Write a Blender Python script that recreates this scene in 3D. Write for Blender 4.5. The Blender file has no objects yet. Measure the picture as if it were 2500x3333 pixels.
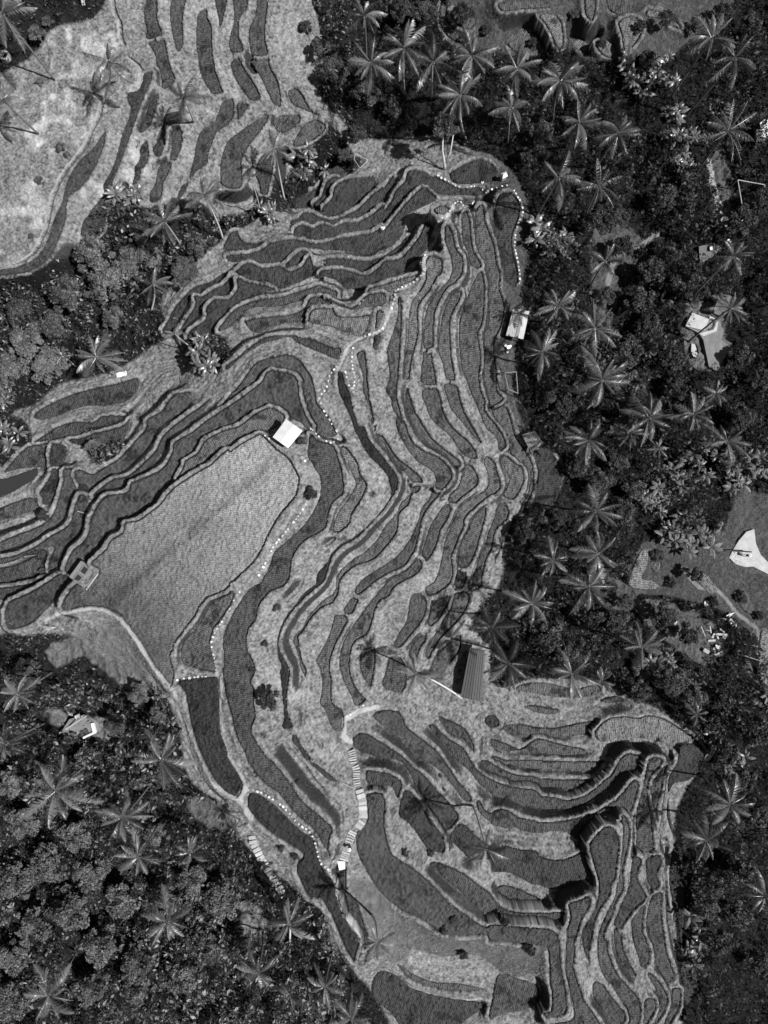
import bpy, math, random
import numpy as np
from mathutils import Vector, Matrix

SC = bpy.context.scene
COL = SC.collection
# ------------------------------------------------------------------ camera
CAMZ = 112.0                      # drone height above the datum, looking straight down
K = 0.00044                       # metres per map pixel per metre of depth
cam_d = bpy.data.cameras.new('camera')
cam_d.sensor_fit = 'HORIZONTAL'
cam_d.sensor_width = 36.0
cam_d.lens = 36.0 / (2500 * K)
cam_d.clip_start = 0.5
cam_d.clip_end = 2000.0
cam = bpy.data.objects.new('camera', cam_d)
cam.location = (0, 0, CAMZ)
cam.rotation_euler = (0, 0, 0)
COL.objects.link(cam)
SC.camera = cam
# ------------------------------------------------------------------ light
SUN_EL, SUN_AZ = math.radians(57), math.radians(102)      # azimuth measured from +Y towards +X
w = bpy.data.worlds.new('World'); SC.world = w; w.use_nodes = True
nt = w.node_tree; nt.nodes.clear()
sky = nt.nodes.new('ShaderNodeTexSky'); sky.sky_type = 'NISHITA'; sky.sun_disc = False
sky.sun_elevation = SUN_EL; sky.sun_rotation = SUN_AZ
bw = nt.nodes.new('ShaderNodeRGBToBW')
bg = nt.nodes.new('ShaderNodeBackground'); bg.inputs['Strength'].default_value = 0.05
wo = nt.nodes.new('ShaderNodeOutputWorld')
nt.links.new(sky.outputs[0], bw.inputs[0]); nt.links.new(bw.outputs[0], bg.inputs['Color'])
nt.links.new(bg.outputs[0], wo.inputs[0])
sd = bpy.data.lights.new('sun', 'SUN'); sd.energy = 5.0; sd.angle = math.radians(0.5); sd.color = (1, 1, 1)
sun = bpy.data.objects.new('sun', sd); COL.objects.link(sun)
sdir = Vector((math.cos(SUN_EL) * math.sin(SUN_AZ), math.cos(SUN_EL) * math.cos(SUN_AZ), math.sin(SUN_EL)))
sun.rotation_euler = sdir.to_track_quat('Z', 'Y').to_euler(); sun.location = (60, 0, 120)
SC.view_settings.view_transform = 'Standard'; SC.view_settings.look = 'None'
SC.view_settings.exposure = 0.85; SC.view_settings.gamma = 1.0
SC.view_settings.use_curve_mapping = False
SC.cycles.max_bounces = 4; SC.cycles.diffuse_bounces = 2; SC.cycles.glossy_bounces = 2
SC.cycles.transparent_max_bounces = 4; SC.cycles.caustics_reflective = False; SC.cycles.caustics_refractive = False
# ---- map data: terraces traced as outlines.  tile: (left, top, pixels per map pixel)
TILE = {'A': (0, 0, 1.8433), 'C': (500, 520, 2.212), 'D': (0, 1050, 2.1067), 'E': (1050, 500, 2.212),
        'F': (1050, 1400, 2.212), 'G': (450, 1000, 2.212), 'H': (450, 1900, 2.212), 'I': (1100, 2250, 2.5523),
        'J': (1600, 2200, 2.212), 'M': (1050, 2833, 1.3272), 'B': (850, 0, 1.9518), 'R': (1600, 0, 1.8433),
        'S': (1600, 1150, 1.8433), 'T': (0, 2000, 0.952), 'U': (2000, 2200, 1.12), 'O': (0, 0, 0.6637)}
# id tile height tone outline
PADDIES = '''
A1 A 8.6 0.46 880,0 865,60 868,130 880,170 885,235 975,215 972,195 955,150 945,100 945,0 945,-60 880,-60
A2 A 8.5 0.46 890,258 978,232 1000,290 1010,350 1035,430 1055,475 1035,515 1000,535 970,525 970,480 960,430 935,380 935,340 910,290
A3 A 8.0 0.51 1030,-60 1030,0 1020,60 1022,120 1035,200 1048,260 1070,315 1098,280 1102,210 1095,150 1100,80 1115,0 1115,-60
A4 A 7.4 0.46 1185,100 1210,65 1240,60 1245,110 1270,160 1272,230 1275,300 1285,380 1300,450 1335,540 1340,560 1285,568 1255,540 1230,500 1200,430 1190,350 1180,280 1178,200
A5 A 7.0 .35 1295,-60 1295,40 1310,100 1318,160 1330,155 1350,70 1365,0 1365,-60
A6 A 6.6 0.46 1395,-60 1395,0 1405,80 1400,150 1378,230 1380,300 1400,320 1455,315 1460,280 1435,230 1430,170 1440,110 1480,60 1485,0 1485,-60
A7 A 5.9 0.51 1545,-60 1545,0 1530,100 1500,160 1495,220 1500,290 1520,335 1605,330 1590,240 1590,160 1600,80 1610,0 1610,-60
A8 A 5.8 0.51 1515,365 1605,345 1620,400 1659,470 1680,540 1685,640 1640,620 1590,520 1560,460 1530,410
A9 A 6.3 0.46 1390,370 1435,350 1460,400 1490,450 1530,510 1560,580 1545,610 1500,600 1460,550 1415,480 1390,420
A10 A 9.5 .35 865,440 915,435 905,500 880,560 845,640 825,700 790,800 760,880 735,950 710,1020 680,1090 660,1180 640,1270 610,1400 490,1420 500,1330 530,1290 575,1230 625,1160 620,1110 660,1040 690,970 715,880 740,790 770,720 785,650 765,600 770,560 830,540 860,480
A11 A 10.5 0.46 630,790 628,870 600,950 560,1030 490,1130 420,1180 400,1250 395,1330 350,1450 290,1560 180,1630 60,1650 -60,1655 -60,1620 0,1615 80,1605 180,1570 240,1520 290,1430 330,1300 370,1220 395,1120 420,1050 480,960 560,890
A12 A 8.8 .35 930,570 955,560 940,640 900,760 850,800 835,780 870,700 900,620
A13 A 8.2 .3 995,690 1085,670 1085,730 1000,770 990,870 965,940 940,940 915,900 950,840 975,760
A14 A 7.6 0.46 1035,785 1090,785 1090,880 1070,940 1050,970 1020,960 1030,890 1030,820
A15 A 7.3 0.51 995,970 1030,980 1015,1040 980,1110 965,1200 905,1215 900,1160 935,1090 950,1010
A16 A 8.4 .35 880,850 895,930 880,990 850,1020 835,1080 810,1120 795,1105 810,1040 805,1010 840,950 840,890
A17 A 8.8 0.46 740,1090 775,1110 770,1150 740,1185 725,1160 730,1110
A18 A 6.8 0.46 1340,610 1400,600 1400,700 1370,750 1300,800 1270,870 1250,930 1240,990 1180,1030 1140,1080 1140,1040 1165,940 1185,840 1215,780 1280,740 1310,680
A19 A 6.4 0.46 1430,620 1490,630 1450,700 1420,720 1415,660
A20 A 6.2 0.51 1610,690 1600,740 1540,820 1480,900 1450,970 1455,1060 1440,1130 1340,1120 1320,1060 1330,950 1360,860 1400,820 1480,760 1560,710
A21 A 6.6 0.46 1130,1100 1100,1170 1060,1200 1090,1120
B2 B 5.0 0.56 170,590 215,560 260,600 310,690 370,740 280,700 200,660
B3 B 5.2 0.61 80,760 160,730 240,730 250,770 200,820 130,850 90,820
B4 B 4.8 0.61 270,800 340,760 410,800 380,860 260,930 200,920
B5 C 5.2 .4 740,60 760,0 800,-40 860,-20 860,60 850,120 830,200 820,250 770,250 760,180 735,120
B6 B 5.0 0.51 -60,380 40,380 90,470 120,560 110,620 70,560 20,480 -60,470
C1 C -0.3 .35 1005,350 1015,290 1100,240 1190,190 1235,90 1300,50 1360,55 1370,140 1280,200 1220,320 1060,350
C2 C 0.83 .35 1160,330 1150,310 1200,270 1230,190 1260,140 1310,122 1355,145 1340,180 1270,290 1215,335
C3 C 1.96 .35 1225,340 1280,280 1300,200 1330,170 1400,140 1490,125 1580,125 1590,200 1570,260 1480,340 1420,375 1340,400 1290,410
C3 E 1.96 .35 0,390 70,320 85,240 150,190 250,175 370,165 375,230 350,290 260,390 200,420 110,440 30,440
C4 C 3.42 .35 990,480 985,440 1040,420 1080,380 1130,380 1210,420 1300,430 1420,380 1480,345 1570,260 1600,230 1659,200 1659,330 1560,400 1430,450 1300,480 1200,470 1100,480 1010,490
C4 E 3.42 .35 0,480 60,475 150,455 250,400 340,310 380,275 430,260 470,200 500,165 530,200 500,250 420,370 330,440 230,480 100,510 0,520
C5 C 4.88 .35 1020,560 1010,500 1070,465 1150,490 1210,460 1300,480 1370,450 1450,450 1560,400 1620,350 1659,330 1659,470 1600,510 1450,540 1300,580 1200,600 1100,575
C5 E 4.88 .3 0,600 0,520 110,545 250,500 350,470 420,430 500,330 520,270 590,200 610,130 650,115 720,130 780,160 830,170 900,210 960,240 1050,250 1120,240 1160,290 1050,300 900,300 830,290 780,250 720,230 660,250 600,320 530,420 450,500 380,550 250,570 170,600 60,610
C6 C 5.04 .35 500,640 520,580 560,520 600,510 620,560 650,590 720,600 780,600 720,640 640,650 520,650
C7 C 6.34 .35 520,690 600,680 700,670 780,640 840,600 1000,570 1150,600 1250,590 1350,560 1450,555 1550,540 1659,480 1659,620 1600,660 1540,690 1400,660 1250,650 1100,640 1000,680 940,740 860,750 760,740 640,740 540,730
C7 E 6.34 .35 0,700 0,650 150,605 300,580 430,550 550,410 680,270 730,240 790,290 820,330 730,380 640,420 590,460 580,500 500,610 400,680 340,720 300,730 190,700 100,680
C8 C 7.31 .35 930,770 960,740 1010,690 1060,655 1110,660 1120,700 1100,760 980,790 940,780
C9 C 7.8 .35 1200,760 1250,740 1350,740 1450,730 1560,740 1640,720 1659,730 1600,780 1520,825 1450,810 1350,770 1260,780
C9 E 7.8 .35 0,770 100,750 320,770 430,740 560,650 600,600 640,600 560,700 440,755 380,830 300,870 230,860 130,820
C12 C 6.66 .35 240,960 300,910 400,880 480,830 560,790 580,830 500,900 420,930 350,970 290,980 240,1060 200,1150 150,1230 90,1260 60,1230 110,1140 150,1060
C10 C 8.28 .35 560,830 600,790 680,740 780,775 900,765 970,800 1060,770 1120,690 1150,760 1210,770 1200,800 1080,870 1000,900 930,930 860,920 780,890 680,870 600,845
C13 C 8.28 .35 290,980 350,980 430,930 500,900 560,840 600,850 600,900 560,960 440,1000 370,1050 350,1110 270,1180 200,1240 170,1240 240,1140 300,1040
C11 C 9.25 .35 1200,800 1240,790 1350,785 1450,815 1530,830 1600,790 1659,750 1659,860 1600,900 1540,930 1500,940 1420,930 1370,930 1340,880 1260,850 1190,830
C11 E 9.25 .35 0,880 0,840 130,835 240,870 310,880 400,820 450,770 560,750 690,600 740,500 800,500 790,560 770,620 750,690 690,750 640,790 560,870 450,900 380,940 290,990 200,970 120,930 60,890
C14 C 9.74 .35 600,850 680,880 780,900 870,930 800,950 700,990 600,1050 540,1120 490,1200 400,1270 330,1320 240,1290 270,1220 370,1150 380,1060 440,1005 540,1000 600,930
C15 C 11.04 .45 460,1230 500,1170 580,1080 700,1020 800,1000 900,990 1000,960 1100,930 1190,900 1240,920 1320,950 1310,1010 1240,985 1150,970 1060,1010 940,1050 830,1060 700,1070 600,1150 520,1220
C16 C 12.17 .5 700,1150 820,1130 1000,1110 1090,1060 1120,1000 1180,980 1240,1000 1290,1040 1200,1060 1120,1110 1100,1170 1000,1170 850,1200 760,1250 700,1230 650,1160
C17 C 13.14 .8 1120,1110 1160,1070 1290,1070 1320,1120 1440,1130 1550,1120 1540,1200 1500,1270 1440,1260 1330,1220 1220,1190 1120,1170
C18 C 12.82 .5 1540,970 1659,960 1659,1040 1540,1060 1430,1080 1300,1040 1240,990 1420,1060
E19 E 13.6 0.62 390,1130 430,1130 430,1180 410,1240 380,1265 385,1200
E1 E 12.4 0.67 800,400 870,370 915,400 900,430 820,440
E2 E 12.0 0.62 320,1010 330,970 440,940 560,900 640,880 690,870 640,920 540,960 440,1020 400,1075 320,1070
E20 E 5.0 .3 1080,50 1160,45 1250,110 1235,190 1130,215 1000,220 940,210 910,150 960,110
E22 E 7.2 .35 1280,290 1350,280 1400,330 1425,400 1400,500 1365,600 1370,700 1400,830 1405,930 1380,945 1330,930 1300,820 1270,760 1240,600 1230,470 1250,350
E23 E 8.6 0.57 1130,370 1160,380 1170,480 1200,560 1240,680 1250,770 1270,830 1280,880 1275,970 1310,1100 1290,1230 1240,1350 1240,1480 1255,1580 1255,1700 1300,1770 1210,1815 1180,1700 1150,1620 1160,1500 1160,1300 1190,1240 1190,1100 1190,900 1160,780 1110,690 1095,560 1100,420
E24 E 10.0 0.57 1145,850 1165,920 1165,1100 1145,1240 1120,1290 1140,1450 1130,1600 1140,1700 1170,1780 1170,1850 1240,1940 1300,2030 1320,2110 1270,2140 1250,2040 1180,1980 1110,1820 1040,1650 1000,1550 985,1400 985,1200 1050,1010 1100,900 1130,850
E25 E 10.2 0.52 1000,430 1040,420 1060,470 1070,600 1090,700 1140,790 1140,820 1110,830 1060,790 1040,700 1010,640 1000,550
E26 E 12.0 0.57 880,520 910,520 940,580 960,680 1005,740 1010,850 960,930 900,970 850,1050 810,1140 800,1280 795,1390 730,1400 725,1300 740,1150 780,1060 850,970 900,920 930,850 920,740 885,650 875,580
E27 E 12.8 0.72 760,740 820,740 860,770 860,850 820,900 770,990 700,1080 685,1150 690,1250 680,1350 640,1500 625,1620 590,1620 590,1500 610,1350 620,1200 640,1080 700,980 740,900 735,800
E28 E 11.1 0.62 1000,990 985,1060 945,1130 920,1200 920,1300 930,1480 955,1600 950,1635 890,1620 860,1500 830,1420 840,1300 860,1170 900,1070 940,1010
E29 E 11.8 0.57 725,1425 780,1425 795,1500 820,1650 820,1665 715,1655 710,1560 720,1480
E30 E 13.6 0.57 545,1030 570,1060 570,1200 560,1400 545,1600 535,1750 560,1850 590,1960 640,2060 600,2100 540,1990 540,1900 500,1830 490,1760 455,1710 480,1620 480,1550 465,1420 490,1330 540,1180
E30 F 13.6 0.57 590,-60 640,70 730,145 830,190 915,270 935,330 910,380 860,430 810,415 815,360 800,310 760,275 690,230 620,150 560,50 530,-30 540,-90
E31 E 12.3 0.57 600,1690 612,1690 640,1770 665,1850 730,1960 790,2050 890,2135 960,2190 995,2225 985,2260 930,2230 870,2160 780,2110 690,2020 640,1940 600,1830
E32 E 11.3 0.57 720,1700 820,1695 850,1760 860,1820 900,1920 970,2000 1040,2060 1100,2140 1110,2190 1080,2200 1000,2160 920,2040 830,1960 780,1910 740,1810 720,1760
E33 E 10.7 0.57 875,1665 960,1665 985,1740 1010,1830 1060,1930 1130,2050 1140,2090 1080,2030 1000,1930 930,1850 900,1770
E34 E 14.2 0.52 245,1440 300,1420 315,1500 320,1560 330,1700 345,1800 370,1920 350,1945 340,1850 310,1750 290,1700 290,1600 260,1500
E36 E 13.8 .35 370,1310 410,1295 420,1330 400,1380 385,1420 365,1390
F1 F 10.0 0.67 1170,190 1200,195 1240,230 1260,300 1280,370 1275,430 1200,480 1120,540 1030,630 1015,700 980,780 950,860 930,920 940,1000 930,1080 880,1140 770,1195 735,1140 800,1090 840,1000 880,800 920,700 960,600 1010,530 1100,470 1170,430 1195,370 1180,290 1160,240
F2 F 10.8 0.67 1010,265 1060,250 1100,290 1120,350 1110,400 1050,450 1000,490 950,530 900,510 920,460 980,400 1000,330
F3 F 10.9 0.52 890,530 925,560 900,640 850,720 830,800 800,870 760,935 735,945 710,900 730,830 770,700 830,600
F4 F 12.1 0.52 800,435 850,440 830,480 760,560 710,660 695,750 670,850 620,940 580,985 480,1030 380,1090 310,1150 260,1185 230,1165 270,1090 380,1010 450,970 560,880 640,760 690,650 710,570 760,500
F5 F 11.2 0.57 690,925 720,960 710,1000 660,1050 560,1100 500,1150 480,1195 410,1230 380,1290 350,1400 320,1470 240,1520 205,1590 195,1700 215,1800 260,1880 310,1940 240,1985 200,1900 150,1800 120,1700 130,1600 160,1500 230,1390 310,1280 380,1190 480,1080 580,1020 650,960
F6 F 12.0 0.52 210,1205 255,1215 240,1270 200,1325 150,1305
F7 H 12.0 0.57 1420,225 1480,225 1512,260 1480,320 1425,430 1385,540 1380,620 1395,700 1390,810 1410,870 1470,915 1478,1030 1450,1060 1400,1040 1340,900 1310,860 1325,720 1310,620 1280,550 1320,480 1370,380 1400,290
F8 F 14.0 0.57 380,20 430,40 480,110 540,200 620,260 700,330 720,370 690,380 640,370 600,310 560,290 500,200 440,100 400,70 370,0 370,-40 390,-40
F9 F 13.2 0.62 620,400 690,395 705,415 690,440 640,470 625,530 580,570 550,610 545,700 520,760 440,860 350,940 250,970 180,1020 130,1080 110,1180 60,1250 60,1200 100,1130 100,1060 150,990 230,920 300,880 400,780 450,690 540,590 560,530 610,480 640,440
F9 H 13.1 0.62 1440,60 1400,140 1340,160 1280,210 1230,270 1180,350 1155,375 1160,450 1185,560 1212,620 1200,660 1170,600 1150,500 1115,410 1130,370 1180,320 1220,240 1270,180 1340,110 1390,80
F10 F 15.2 .12 240,-20 300,-20 340,80 400,150 470,240 530,320 545,370 530,430 470,530 400,620 320,700 240,780 150,830 90,880 60,930 40,1010 0,1100 -40,1120 -40,1040 0,990 40,940 60,890 130,820 220,770 310,700 400,610 480,500 495,440 480,380 460,320 400,250 330,180 280,100
F10 E 15.2 .2 110,1570 140,1580 160,1650 200,1750 220,1850 270,1990 330,2080 320,2120 240,2010 200,1900 150,1790 115,1700
F10 H 15.2 .15 1290,0 1320,0 1230,70 1160,140 1100,210 1050,290 1015,380 1012,460 1050,540 1090,620 1080,720 1070,800 1070,900 1090,970 1110,1030 1040,1040 1050,960 1040,820 1030,720 1020,640 1030,590 1010,530 1000,420 1020,330 1070,220 1130,150 1180,80 1250,20
H1 H 14.7 .3 1110,1090 1130,1090 1180,1170 1240,1250 1220,1275 1190,1250 1150,1180 1105,1130
H2 H 14.5 .35 1240,1275 1300,1310 1380,1370 1430,1420 1370,1410 1290,1340 1230,1290
F11 F 9.1 0.62 1150,560 1175,560 1170,640 1130,780 1110,860 1050,980 980,990 975,900 1000,800 1050,700 1090,620
F12 F 9.0 .35 980,1005 1020,1005 1040,1060 1000,1140 950,1120 960,1050
F13 F 8.3 0.57 1290,520 1335,560 1330,640 1250,720 1220,850 1180,930 1150,1060 1140,1130 1060,1160 1050,1090 1100,1000 1130,900 1170,820 1190,740 1240,620 1260,540
F14 F 8.7 0.67 1280,190 1320,180 1380,230 1430,260 1450,320 1440,400 1370,500 1300,470 1330,400 1340,340 1300,260
F15 F 7.6 0.57 1330,10 1380,30 1400,60 1450,130 1510,240 1520,350 1520,430 1470,540 1460,600 1420,590 1440,520 1480,440 1490,300 1430,240 1350,170 1340,100
F15 E 7.6 0.57 1215,1830 1300,1815 1340,1860 1370,1960 1400,2060 1430,2120 1340,2110 1300,2000 1250,1920
F16 F 10.4 0.52 640,1190 700,1175 750,1230 740,1320 700,1400 640,1470 560,1560 510,1560 540,1480 600,1380 620,1280
F17 F 9.4 0.57 800,1240 870,1200 920,1190 900,1260 840,1360 790,1410 755,1400 770,1300
F18 F 9.2 0.52 700,1480 740,1470 750,1500 710,1560 685,1620 670,1680 620,1620 640,1550
F19 F 8.5 0.57 960,1170 1050,1170 1050,1250 1000,1340 930,1420 850,1500 800,1580 760,1650 740,1600 800,1480 870,1400 900,1340 920,1260
F20 F 8.0 0.57 980,1470 1000,1500 990,1580 940,1650 880,1740 830,1800 770,1790 780,1700 830,1600 900,1540
F21 F 10.6 0.62 280,1600 360,1560 380,1580 375,1700 350,1840 300,1790 270,1700
F22 F 9.7 0.52 480,1640 560,1640 600,1720 600,1830 560,1890 450,1860 430,1820 450,1750
K1 G 17.2 .45 1240,910 1300,960 1400,990 1440,1080 1470,1180 1480,1290 1470,1350 1400,1410 1370,1500 1340,1600 1200,1680 1120,1780 1100,1860 1090,1950 1040,2010 950,2050 880,2130 850,2212 800,2240 780,2140 900,1950 950,1850 980,1760 1050,1700 1200,1560 1270,1450 1310,1350 1310,1230 1270,1160 1220,1060 1230,980
K1 H 17.2 0.57 880,120 860,150 850,250 800,320 780,400 790,480 830,560 840,640 810,700 840,760 830,850 845,950 815,1050 850,1130 900,1210 1000,1310 1100,1440 1180,1560 1300,1660 1400,1760 1380,1830 1370,1900 1380,1960 1310,1840 1270,1780 1200,1720 1100,1620 1000,1500 900,1430 800,1300 760,1200 700,1080 670,950 640,850 620,750 610,650 620,550 610,400 640,300 720,150 800,40 870,0 960,0
K2 F 16.4 0.82 150,110 200,160 250,230 270,310 320,400 280,500 220,590 190,680 110,740 70,720 110,600 160,530 210,450 240,390 200,290 150,200 130,140
J1 H 17.2 0.56 690,60 680,130 600,250 540,340 520,450 550,540 550,630 460,620 330,580 310,500 330,410 430,300 530,130 610,80
J2 H 17.1 .2 290,700 560,670 580,760 590,850 590,1050 640,1180 660,1270 730,1380 755,1440 740,1500 700,1540 600,1480 500,1330 430,1180 400,1090 370,960 350,850 340,790
J3 H 16.6 .2 800,1510 880,1520 980,1590 1080,1690 1180,1780 1260,1840 1290,1960 1340,2070 1390,2130 1400,2212 1400,2260 1240,2260 1190,2190 1140,2070 1150,2000 1190,1950 1060,1860 950,1790 850,1700 790,1620
J3 M 16.6 .2 10,20 40,40 70,120 110,230 160,290 150,340 130,390 80,300 40,200 0,130 -30,60
BIG G 18.0 .8 870,910 900,920 950,970 1000,1020 1080,1080 1130,1160 1160,1230 1155,1300 1130,1370 1020,1500 940,1640 900,1730 830,1840 650,2000 540,2050 480,2110 400,2212 380,2260 -100,2260 -100,1560 0,1530 150,1420 220,1330 320,1250 600,1080 740,980
BIG H 18.0 0.86 660,-30 540,40 480,110 400,220 300,330 250,430 235,530 260,640 235,740 160,650 60,500 0,400 -60,330 -60,-100 600,-100
BIG D 18.0 .8 1010,2260 930,2130 860,2040 780,1980 680,1950 560,1950 450,1980 420,1950 440,1890 520,1790 600,1800 680,1700 620,1650 720,1560 760,1490 900,1410 1050,1330 1150,1240 1220,1120 1400,1010 1580,890 1580,1790 1400,1900 1340,2010 1200,2200 1180,2260
G4 G 16.8 .65 890,740 960,720 1060,790 970,880 900,890 840,890 700,980 560,1080 420,1170 320,1230 280,1240 320,1150 340,1100 420,1050 480,960 600,890 730,850 830,770
G3 G 15.8 .5 1180,840 1240,900 1250,860 1200,760 1160,640 1150,530 1100,480 960,450 920,470 880,540 750,640 600,740 480,820 380,900 260,970 240,1050 180,1150 120,1190 0,1240 -60,1270 -60,1420 0,1400 120,1340 250,1250 320,1150 340,1100 420,1050 480,960 600,890 730,850 830,770 890,730 960,710 1060,780
G3 D 15.8 .45 1240,950 1210,1080 1130,1180 1000,1300 900,1370 780,1410 720,1500 690,1560 620,1620 560,1700 480,1720 440,1690 490,1570 570,1500 610,1420 620,1340 660,1260 720,1190 830,1170 920,1140 1030,1090 1100,1010 1190,910 1200,840
G2 G 14.9 .5 1080,340 1150,370 1200,430 1250,510 1275,600 1290,690 1360,780 1420,880 1430,920 1370,940 1300,920 1250,860 1240,780 1210,740 1190,640 1180,520 1120,470 950,440 870,530 750,620 650,680 600,710 640,650 740,540 780,480 860,390 1000,350
G1 G 14.1 .4 1040,200 1110,200 1170,215 1240,220 1300,250 1400,290 1460,290 1455,350 1435,380 1340,340 1240,300 1150,260 1090,215 980,240 880,270 800,320 720,380 650,450 620,430 700,370 820,270 930,210
D1 D 12.2 .5 1240,480 1310,480 1300,580 1240,640 1110,700 1080,770 1000,880 930,950 850,1030 740,1070 650,1130 600,1160 530,1100 510,1020 560,1010 640,1040 680,1010 800,940 880,860 960,770 1000,720 1010,660 1100,610 1180,500
D2 D 13.8 .45 1440,520 1400,600 1250,700 1190,760 1150,840 1060,960 960,1070 880,1120 740,1150 660,1210 640,1180 760,1080 870,1050 950,990 1060,880 1120,770 1250,660 1350,590
D3 D 10.2 .4 470,800 560,790 640,760 760,730 850,700 890,660 860,770 800,830 720,850 600,850 500,830
D4 D 8.8 .4 320,760 400,710 500,680 640,680 700,640 860,640 830,680 720,710 620,720 560,770 470,780 350,800 230,820
D5 D 7.4 .4 230,640 300,580 420,520 600,460 740,430 860,400 940,380 950,450 870,540 720,570 560,580 400,640 280,670
D6 D 8.2 .5 30,1020 140,890 190,850 290,830 340,830 330,990 250,990 100,1010
D8 D 9.8 .3 360,830 440,840 460,870 440,960 400,1000 345,985 340,900
D9 D 10.4 .35 360,1000 400,1010 420,1070 410,1160 380,1230 330,1250 290,1240 290,1200 265,1170 320,1090 345,1040
D10 D 11.6 .5 430,1010 500,1000 520,1080 510,1180 480,1270 420,1370 330,1420 250,1480 100,1540 -60,1590 -60,1510 0,1500 120,1450 250,1400 350,1330 400,1200 430,1080
D11 D 13.6 .45 -60,1620 80,1600 230,1540 330,1470 420,1420 480,1370 510,1260 545,1180 600,1200 590,1300 560,1440 480,1530 440,1600 420,1690 340,1710 330,1650 370,1550 340,1540 200,1580 80,1640 -60,1660
D12 D 12.0 .45 -60,1690 80,1645 200,1590 320,1560 330,1620 340,1680 300,1740 200,1750 100,1790 -60,1800
D13 D 13.6 .45 -60,1830 100,1805 220,1785 330,1735 410,1700 400,1720 280,1790 120,1870 60,1900 -60,1890
D14 D 15.4 .45 60,1910 200,1850 330,1770 420,1720 500,1760 480,1800 400,1880 320,1970 200,2070 60,2100 30,2000 45,1940
D15 D 9.0 .55 -60,1300 0,1270 100,1230 220,1200 270,1260 200,1300 100,1330 -60,1370
L1 I 14.6 0.46 240,855 350,840 395,920 385,1050 400,1200 440,1330 520,1400 650,1480 800,1620 950,1770 1080,1860 1200,1940 1350,1970 1659,1985 1659,2100 1500,2080 1300,2020 1200,2020 1000,2030 850,2000 700,1900 550,1830 450,1760 330,1640 230,1480 170,1360 150,1230 150,1170 220,1120 250,1030 240,930
L1 J 14.6 0.46 -20,1790 200,1800 380,1820 440,1840 475,1900 500,2212 500,2260 425,2260 410,2000 380,1940 200,1930 60,1900 -20,1900
L1 M 14.6 0.46 980,250 1020,290 1030,400 1050,520 1055,600 1040,620 970,640 950,615 985,600 990,450 980,340 860,310 860,250
I2 I 11.9 .35 130,380 180,345 250,350 330,400 430,460 540,540 620,620 700,680 780,770 850,850 920,920 980,990 1000,1040 970,1100 930,1140 880,1150 790,1060 750,1000 740,920 690,850 630,760 600,690 540,600 480,570 380,560 280,530 180,500 125,440
I3 I 10.4 0.46 290,200 340,160 420,155 500,165 540,220 570,290 640,350 720,410 800,470 870,560 930,640 980,720 1050,800 1110,880 1090,920 1040,900 980,820 920,740 870,680 800,620 720,580 650,570 600,500 500,400 420,330 340,260
I4 I 8.8 0.46 750,290 790,270 850,330 920,390 1020,450 1080,530 1120,600 1180,670 1260,720 1350,760 1450,790 1659,830 1659,950 1450,900 1300,860 1240,830 1150,740 1090,660 1000,590 900,500 860,420
I4 J 8.8 0.46 0,770 130,790 260,830 350,860 450,870 550,890 680,850 780,770 860,700 920,600 960,560 1030,560 1090,590 1090,640 1010,680 940,700 850,790 700,900 600,950 450,960 300,950 150,890 0,860
I5 I 8.4 0.46 830,200 900,230 980,260 1050,310 1100,380 1130,450 1130,500 1090,460 1040,400 960,370 890,310
I6 I 7.0 .35 1215,240 1250,200 1300,200 1340,250 1320,295 1250,290
I7 I 13.6 .35 235,660 350,665 450,690 530,750 520,830 490,880 450,800 400,780 320,790 250,770
I8 I 12.9 .3 540,840 580,815 620,850 680,920 730,1000 780,1080 850,1170 885,1250 880,1330 840,1340 750,1310 700,1250 640,1160 570,1080 510,1040 510,960
I9 I 11.4 .35 1010,1090 1080,1130 1150,1200 1250,1270 1350,1280 1500,1310 1659,1340 1659,1600 1500,1540 1400,1470 1280,1400 1100,1400 1040,1340 960,1260 920,1230 950,1160
I9 J 11.4 0.46 30,1220 150,1230 280,1270 400,1310 480,1320 560,1300 660,1260 690,1300 715,1400 700,1440 600,1480 500,1530 380,1520 250,1460 100,1410 0,1400
I10 I 13.0 0.46 760,1430 820,1410 900,1440 1050,1510 1150,1590 1250,1660 1310,1740 1380,1800 1500,1830 1659,1840 1659,1900 1450,1880 1300,1890 1200,1840 1100,1740 1000,1650 900,1570 830,1500
I10 J 13.0 .46 -20,1692 300,1702 548,1697 548,1742 300,1758 -20,1742
I11 J 11.0 0.46 40,1520 100,1500 200,1530 330,1590 360,1620 250,1640 120,1620 50,1580
I12 I 10.4 0.46 1150,905 1180,910 1220,980 1290,1010 1350,970 1420,990 1500,1040 1659,1080 1659,1160 1500,1130 1400,1140 1300,1100 1220,1050 1160,980
I12 J 10.4 0.46 0,980 60,955 130,970 220,1030 330,1050 500,1040 650,1010 740,980 850,910 920,860 1000,760 1030,740 1060,780 1040,870 1000,980 950,980 920,940 850,950 760,1010 760,1040 700,1130 620,1180 550,1130 450,1120 300,1130 150,1090 0,1070
I13 I 7.4 0.46 1180,580 1230,570 1320,620 1400,660 1500,690 1659,710 1659,790 1500,760 1380,720 1280,680 1200,620
I13 J 7.4 0.46 0,640 60,690 170,710 300,730 450,740 600,740 720,740 790,690 860,610 880,620 860,680 780,760 650,830 570,850 480,800 380,800 280,780 150,740 0,690
J14 J 6.6 0.61 0,570 100,600 250,600 500,610 650,610 780,610 830,600 770,650 680,690 500,670 300,670 150,640 50,640
J15 J 6.0 0.56 0,450 100,480 200,520 320,450 400,460 500,490 650,520 680,560 500,570 330,560 200,540 100,540 0,500
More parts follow.
